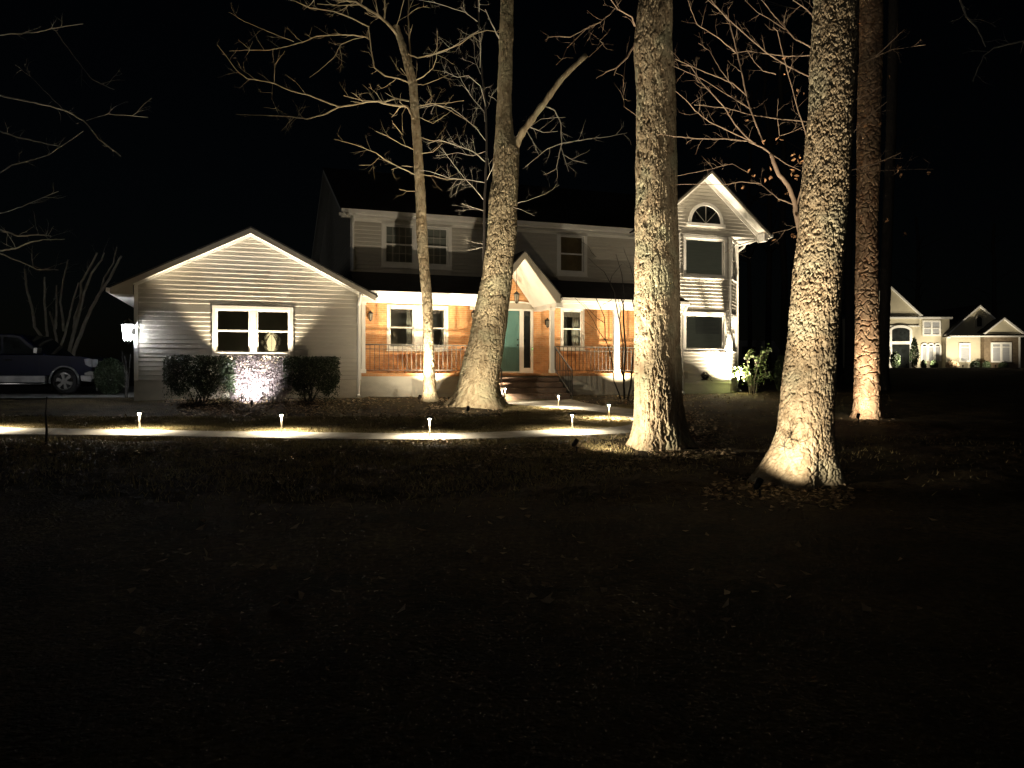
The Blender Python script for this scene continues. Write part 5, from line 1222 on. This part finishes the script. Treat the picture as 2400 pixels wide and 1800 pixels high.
b = MB(); tprism(b, [(1.95, 1.31), (2.55, 1.83), (3.0, 1.86), (3.0, 1.31)], .14, .158); tprism(b, [(3.1, 1.31), (3.1, 1.86), (3.98, 1.85), (4.12, 1.31)], .14, .158); b.build('side_window', M['darkglass'], truck)
b = MB(); b.add([TL(1.63, .3, 1.285), TL(2.42, .3, 1.915), TL(2.42, 1.67, 1.915), TL(1.63, 1.67, 1.285)], [(0, 1, 2, 3)]); 
for i in range(4): x_, y_, z_ = b.v[i]; b.v[i] = (x_+.02, y_, z_+.012)
b.build('windshield', M['darkglass'], truck)
for cxw in (w1, w2):
    b = MB()
    b.tube([TL(cxw, -.0+.0, .405), TL(cxw, .03, .405), TL(cxw, .26, .405), TL(cxw, .28, .405)], [.36, .405, .405, .36], 36); wv = b.build('wheel', M['tyre'], truck, True)
    b = MB(); b.tube([TL(cxw, -.012, .405), TL(cxw, -.008, .405)], .10, 18)
    ring_o, ring_i = .285, .245; seg = 36
    for k in range(seg):
        a0, a1 = 2*math.pi*k/seg, 2*math.pi*(k+1)/seg
        b.quad(*[TL(cxw+r*math.cos(a), y, .405+r*math.sin(a)) for r, a, y in ((ring_o, a0, -.006), (ring_o, a1, -.006), (ring_i, a1, -.012), (ring_i, a0, -.012))])
    for k in range(6):
        a = math.pi/3*k+.3; ca, sa = math.cos(a), math.sin(a)
        def Q(r, t_): return TL(cxw+r*ca-t_*sa, -.014, .405+r*sa+t_*ca)
        b.quad(Q(.07, -.035), Q(.26, -.06), Q(.26, .06), Q(.07, .035))
    b.build('rim', M['chrome'], wv)
    b = MB(); q = [(cxw-r*math.cos(math.pi*i/18), .42+r*math.sin(math.pi*i/18)) for r in (.47,) for i in range(-1, 20)]
    b.tube([TL(x_, -.005, z_) for x_, z_ in q], .035, 6); b.build('wheel_arch', M['silver'], truck, True)
b = MB(); tprism(b, [(.015, .86), (.02, 1.12), (.14, 1.15), (.30, 1.13), (.26, .95), (.12, .88)], .0, .35); o = b.build('headlight', M['headlight'], truck); bevel(o, .015, 2)
b = MB(); tprism(b, [(-.04, .45), (-.05, .74), (.12, .76), (.30, .70), (.3, .50)], .01, 1.96); o = b.build('front_bumper', M['chrome'], truck); bevel(o, .03, 2)
b = MB(); tprism(b, [(.0, .78), (.01, 1.08), (.05, 1.08), (.05, .78)], .40, 1.57); b.build('grille', M['chrome'], truck)
b = MB(); tprism(b, [(1.72, 1.30), (1.70, 1.50), (1.84, 1.52), (1.88, 1.32)], -.14, .10); o = b.build('wing_mirror', M['chrome'], truck); bevel(o, .02, 2)
for x_ in (2.62, 3.75):
    b = MB(); b.tube([TL(x_, .0, 1.10), TL(x_+.02, -.03, 1.10), TL(x_+.20, -.03, 1.10), TL(x_+.22, .0, 1.10)], .014, 6); b.build('door_handle', M['chrome'], truck, True)
b = MB()
for x_ in (1.75, 3.05, 4.05):
    b.add([TL(x_, .012, .62), TL(x_+.012, .012, .62), TL(x_+.012, .012, 1.26), TL(x_, .012, 1.26)], [(0, 1, 2, 3)])
b.build('door_seam', M['tyre'], truck)
# pale covered trailer far behind the leafy shrub
X, Yv = px(1765, 870, 62)[0], 62.; g0 = float(ground(X, Yv))
t = thing('camper_trailer', 'pale camper trailer far behind the leafy shrub', 'trailer', (X, Yv, g0)); b = MB()
b.add([(X-1.6, Yv, g0+.5), (X+2.0, Yv, g0+.5), (X+2.2, Yv, g0+1.6), (X+1.7, Yv, g0+2.4), (X-1.2, Yv, g0+2.4), (X-1.7, Yv, g0+1.5)]+[(x_, Yv+2, z_) for x_, z_ in ((X-1.6, g0+.5), (X+2.0, g0+.5), (X+2.2, g0+1.6), (X+1.7, g0+2.4), (X-1.2, g0+2.4), (X-1.7, g0+1.5))], [tuple(range(6)), tuple(range(11, 5, -1))]+[(i, 6+i, 6+(i+1) % 6, (i+1) % 6) for i in range(6)])
bevel(b.build('shell', M['blind'], t), .08)
for s_ in (-.5, .5):
    b = MB(); b.tube([(X+s_, Yv-.05, g0+.35), (X+s_, Yv+.15, g0+.35)], .35, 18); b.build('wheel', M['tyre'], t)
b = MB(); b.box(X-.9, X+.2, Yv-.02, Yv-.005, g0+1.3, g0+1.9); b.build('window', M['darkglass'], t)

# ------------------------------------------------------------------ neighbour's house
YH = 78.
def nx(x): return (x-CX)/F*YH
def nz(y): return (HY-y)/F*YH
nb = thing('neighbour_house', 'cream stucco and brick house far off at the right with lit facade', 'house', (nx(2220), YH, nz(864)))
FN = lambda off: (lambda s, d, z: (s, YH+off-d, z))
def npart(name, b, mat): return b.build(name, M[mat], nb)
gb = nz(866)-.4
b = MB()
b.box(nx(1985), nx(2155), YH, YH+9, gb, nz(746)); b.box(nx(2155.5), nx(2233), YH+.6, YH+9, gb, nz(743)); b.box(nx(2215), nx(2295), YH-.2, YH+8, gb, nz(790))
npart('stucco_wall', b, 'stucco')
b = MB(); b.box(nx(2295.5), nx(2376), YH-.8, YH+8, gb, nz(790)); npart('brick_wall', b, 'nbrick')
b = MB(); b.box(nx(2330), nx(2372), YH+3, YH+8, nz(792), nz(742)); b.box(nx(2377), nx(2460), YH+2, YH+9, gb, nz(792)); npart('brick_wall', b, 'nbrick')
def ngable(x0, x1, xa, yb, ya, off, mat, depth=8):
    b = MB(); b.prism([(nx(x0), nz(yb)), (nx(x1), nz(yb)), (nx(xa), nz(ya))], 1, YH+off, YH+off+.3); npart('gable_face', b, mat)
    b = MB()
    for (a, c) in ((x0, xa), (x1, xa)): b.prism([(nx(a), nz(yb)), (nx(c), nz(ya)), (nx(c), nz(ya)+.18), (nx(a)+(-.2 if a < c else .2), nz(yb)+.05)], 1, YH+off-.3, YH+off-.01)
    npart('gable_trim', b, 'white')
    b = MB()
    for (a, c) in ((x0, xa), (x1, xa)): b.prism([(nx(a), nz(yb)+.19), (nx(c), nz(ya)+.19), (nx(c), nz(ya)+.25), (nx(a), nz(yb)+.25)], 1, YH+off-.3, YH+off+depth)
    npart('gable_roof', b, 'nroof')
ngable(2001, 2157, 2079, 741, 668, .1, 'stucco'); ngable(2220, 2376, 2298, 787, 719, .3, 'stucco'); ngable(2294, 2381, 2337, 784, 750, -.9, 'stucco', 5)
b = MB()
b.prism([(nx(2150), nz(742)), (nx(2240), nz(742)), (nx(2225), nz(742)+3), (nx(2160), nz(742)+3)], 1, YH+3, YH+8) if False else None
for (x0, x1, y, o0, h_) in ((2150, 2238, 742, .2, 2.6), (2212, 2384, 788, -1.2, 1.4)):
    b.add([(nx(x0), YH+o0, nz(y)), (nx(x1), YH+o0, nz(y)), (nx(x1)-.8, YH+6, nz(y)+h_*.15+.3), (nx(x0)+.8, YH+6, nz(y)+h_*.15+.3)], [(0, 1, 2, 3)])
npart('roof', b, 'nroof')
b = MB(); b.box(nx(2060), nx(2157), YH-.12, YH-.001, nz(747), nz(743)); b.box(nx(2156), nx(2237), YH+.25, YH+.6, nz(747), nz(742.5)); b.box(nx(2215), nx(2386), YH-1.15, YH-.82, nz(791), nz(787)); b.box(nx(2214), nx(2222), YH-.5, YH-.21, nz(793), nz(790)); b.box(nx(2325), nx(2378), YH+2.7, YH+2.99, nz(744), nz(740))
b.box(nx(2060), nx(2154.5), YH-.10, YH-.001, nz(766), nz(763))
b.box(nx(2375), nx(2377.5), YH-.95, YH-.81, nz(862), nz(791))
npart('cornice', b, 'white')
def nwin(x0, x1, y0, y1, off, bays=1, arch=False, shutter=.16, mid=True, back='blind'):
    b = MB(); v0 = YH+off-.12; a, c, z0, z1 = nx(x0), nx(x1), nz(y1), nz(y0); t_ = shutter
    b.box(a-t_, c+t_, v0, YH+off-.001, z1, z1+t_); b.box(a-t_, a, v0, YH+off-.001, z0, z1); b.box(c, c+t_, v0, YH+off-.001, z0, z1); b.box(a-t_, c+t_, v0, YH+off-.001, z0-t_, z0)
    w_ = (c-a)/bays
    for k in range(1, bays): b.box(a+k*w_-.1, a+k*w_+.1, v0, YH+off-.06, z0, z1)
    if mid: zz_ = z0+(z1-z0)*mid if mid is not True else (z0+z1)/2; b.box(a, c, v0+.01, YH+off-.05, zz_-.05, zz_+.05)
    wo = npart('window', b, 'white')
    p = MB(); p.box(a, c, YH+off-.045, YH+off-.002, z0, z1); p.build('pane', M[back], wo)
    return wo
nwin(2172, 2208, 754, 783, .6, 2); nwin(2248, 2267, 808, 845, -.2, 1, mid=.84); nwin(2314, 2354, 807, 846, -.8, 2, mid=.82)
# triple arched windows
b = MB(); pb = MB()
for k in range(3):
    xc = 2173+k*15.5; a, c = nx(xc-5), nx(xc+5); z0 = nz(846); zs_ = nz(812); r = (c-a)/2; xm = (a+c)/2
    out_ = [(xm+(r+.16)*math.cos(math.pi*i/10), zs_+(r+.16)*math.sin(math.pi*i/10)) for i in range(11)]; in_ = [(xm+r*math.cos(math.pi*i/10), zs_+r*math.sin(math.pi*i/10)) for i in range(11)]
    for i in range(10): b.prism([out_[i], out_[i+1], in_[i+1], in_[i]], 1, YH+.48, YH+.599)
    b.box(a-.16, a, YH+.48, YH+.599, z0, zs_); b.box(c, c+.16, YH+.481, YH+.599, z0, zs_); b.box(a, c, YH+.5, YH+.58, zs_-.05, zs_+.05)
    pb.box(a, c, YH+.55, YH+.597, z0, zs_-.05)
wo = npart('window', b, 'white'); pb.build('pane', M['blind'], wo)
b = MB()
for k in range(3):
    xm = nx(2173+k*15.5); r = (nx(2178)-nx(2168))/2; zs_ = nz(812); b.prism([(xm+r*math.cos(math.pi*i/10), zs_+.05+r*.95*math.sin(math.pi*i/10)) for i in range(11)], 1, YH+.56, YH+.597)
b.build('arch_pane', M['darkglass'], wo)
# big entry arch: dark glazing with white surround
b = MB(); a, c = nx(2089), nx(2131); z0, zs_, zt2 = nz(800), nz(775), nz(768); xm = (a+c)/2
pr = [(a, z0), (c, z0)]+[(xm+(c-a)/2*math.cos(math.pi*i/12), zs_+(zt2-zs_)*math.sin(math.pi*i/12)) for i in range(13)]
b.prism(pr, 1, YH-.05, YH-.002); wo = npart('window', b, 'darkglass')
b = MB(); o2 = [(xm+((c-a)/2+.25)*math.cos(math.pi*i/12), zs_+(zt2-zs_+.25)*math.sin(math.pi*i/12)) for i in range(13)]
for i in range(12): b.prism([o2[i], o2[i+1], pr[2+i+1], pr[2+i]], 1, YH-.15, YH-.051)
b.box(a-.25, a, YH-.15, YH-.051, nz(862), zs_); b.box(c, c+.25, YH-.15, YH-.051, nz(862), zs_); b.box(a, c, YH-.149, YH-.051, nz(807), z0)
b.build('surround', M['white'], wo)
b = MB(); b.box(a, c, YH-.04, YH-.003, gb+.3, nz(807)); npart('entry_door', b, 'darkglass')
# oval gable window
b = MB(); xm = nx(2298); r = .27; z0, zs_ = nz(765), nz(748)
b.box(xm-r, xm+r, YH+.20, YH+.297, z0, zs_); b.prism([(xm+r*math.cos(math.pi*i/10), zs_+r*math.sin(math.pi*i/10)) for i in range(11)], 1, YH+.20, YH+.297); wo = npart('window', b, 'darkglass')
b = MB(); 
for i in range(10): b.prism([(xm+(r+.16)*math.cos(math.pi*j/10), zs_+(r+.16)*math.sin(math.pi*j/10)) for j in (i, i+1)]+[(xm+r*math.cos(math.pi*j/10), zs_+r*math.sin(math.pi*j/10)) for j in (i+1, i)], 1, YH+.14, YH+.298)
b.box(xm-r-.16, xm-r, YH+.14, YH+.298, z0-.16, zs_); b.box(xm+r, xm+r+.16, YH+.14, YH+.298, z0-.16, zs_); b.box(xm-r, xm+r, YH+.141, YH+.298, z0-.16, z0); b.build('surround', M['grey_trim'], wo)
# neighbour's planting
for i, (x, w_, y0, y1, lab, sd) in enumerate([(2143, 17, 790, 862, 'tall dark cypress by the far entry', 1), (2098, 17, 825, 862, 'low green shrub under the far arch window', 2), (2165, 9, 845, 865, 'round shrub under the far triple windows', 3), (2190, 12, 845, 865, 'second round shrub under the far triple windows', 4), (2232, 22, 846, 866, 'reddish low hedge left of the far narrow window', 5), (2285, 16, 847, 866, 'low hedge right of the far narrow window', 6), (2312, 14, 848, 867, 'dark shrub left of the far brick window lamp', 7), (2352, 17, 850, 868, 'dark shrub right of the far brick window lamp', 8), (2077, 10, 800, 862, 'dark upright shrub at the left foot of the far house', 9)]):
    Y_ = YH-1.6; cxp = (x-CX)/F*Y_; h_ = (y1-y0)/F*Y_; z0 = (HY-y1)/F*Y_; z0 = min(z0, float(ground(cxp, Y_))); ww = w_*.6/F*Y_; rn = np.random.default_rng(sd)
    t = thing('far_shrub', lab, 'shrub', (cxp, Y_, z0)); n_ = 1500; P = rn.normal(size=(n_, 3)); P /= np.linalg.norm(P, axis=1)[:, None]; P *= (.6+.5*rn.random((n_, 1)))
    tp = 1-.55*np.clip(P[:, 2:3], 0, 1) if h_ > 2 else 1
    P = P*np.array([ww, ww*.7, h_*.5]); P[:, :2] *= tp; P += np.array([cxp, Y_, z0+h_*.5]); v, f = leafcloud(P, .10, rn, .5); mesh('leaves', v, f, M['litter' if i in (4, ) else 'hedge'], t)
for (x, off, e_, lab, dx, cone) in ((2181, .6, 260, 'far uplight under the triple arched windows', 0, 120), (2257, -.2, 280, 'far uplight under the narrow window', 0, 115), (2334, -.8, 280, 'far uplight under the brick walled window', 0, 85), (2125, 0., 330, 'far uplight by the entry arch', -3, 110)):
    Y_ = YH+off-2.6; X_ = (x-CX)/F*Y_; gz_ = nz(861)
    t = thing('garden_uplight', lab, 'uplight', (X_, Y_, gz_), 0, 'far house uplights')
    b = MB(); b.tube([(X_, Y_, gz_-.6), (X_, Y_, gz_+.1)], .02, 6); b.build('stake', M['dark'], t)
    b = MB(); b.tube([(X_, Y_, gz_+.02), (X_, Y_+.03, gz_+.16), (X_, Y_+.04, gz_+.2)], [.05, .08, .09], 10); b.build('housing', M['dark'], t)
    lamp('SPOT', (X_, Y_+.05, gz_+.25), e_*1.55, (1, .86, .62), t, (X_+dx*.3, Y_+1.6, gz_+2.6), 156, 1., .08)
b = MB(); q = [(x, YH-4.5, nz(865)+.02) for x in (nx(2078), nx(2190), nx(2330), nx(2420))]
for a_, c_ in zip(q[:-1], q[1:]): b.quad((a_[0], a_[1]-.8, a_[2]-.05), (c_[0], c_[1]-.8, c_[2]-.05), (c_[0], c_[1]+.8, c_[2]+.05), (a_[0], a_[1]+.8, a_[2]+.05))
o = b.build('sidewalk', M['concrete']); o['kind'] = 'structure'

# ------------------------------------------------------------------ night sky, camera, render settings
w = bpy.data.worlds.new('World'); SC.world = w; w.use_nodes = True; nt = w.node_tree; bg = nt.nodes['Background']
sk = nt.nodes.new('ShaderNodeTexSky'); sk.sky_type = 'NISHITA'; sk.sun_disc = False; sk.sun_elevation = R(14); sk.sun_rotation = R(150)
nt.links.new(sk.outputs[0], bg.inputs[0]); bg.inputs[1].default_value = .00009
L_ = bpy.data.lights.new('facade_fill', 'SUN'); L_.energy = .025; L_.angle = R(10); L_.color = (1, .97, .9)  # low sun lamp added as fill to lift the dark facades, source unseen
o = bpy.data.objects.new('facade_fill', L_); COL.objects.link(o); o.rotation_euler = (R(82), 0, R(-30))
cam = bpy.data.cameras.new('camera'); co = bpy.data.objects.new('camera', cam); COL.objects.link(co); SC.camera = co
co.location = (0, 0, ZE); co.rotation_euler = (R(90), 0, 0); cam.sensor_width = 36; cam.lens = F/2400*36; cam.shift_y = -27/2400; cam.clip_start = .1; cam.clip_end = 2000
SC.view_settings.view_transform = 'Standard'; SC.view_settings.look = 'None'; SC.view_settings.exposure = 1.35; SC.view_settings.gamma = 1
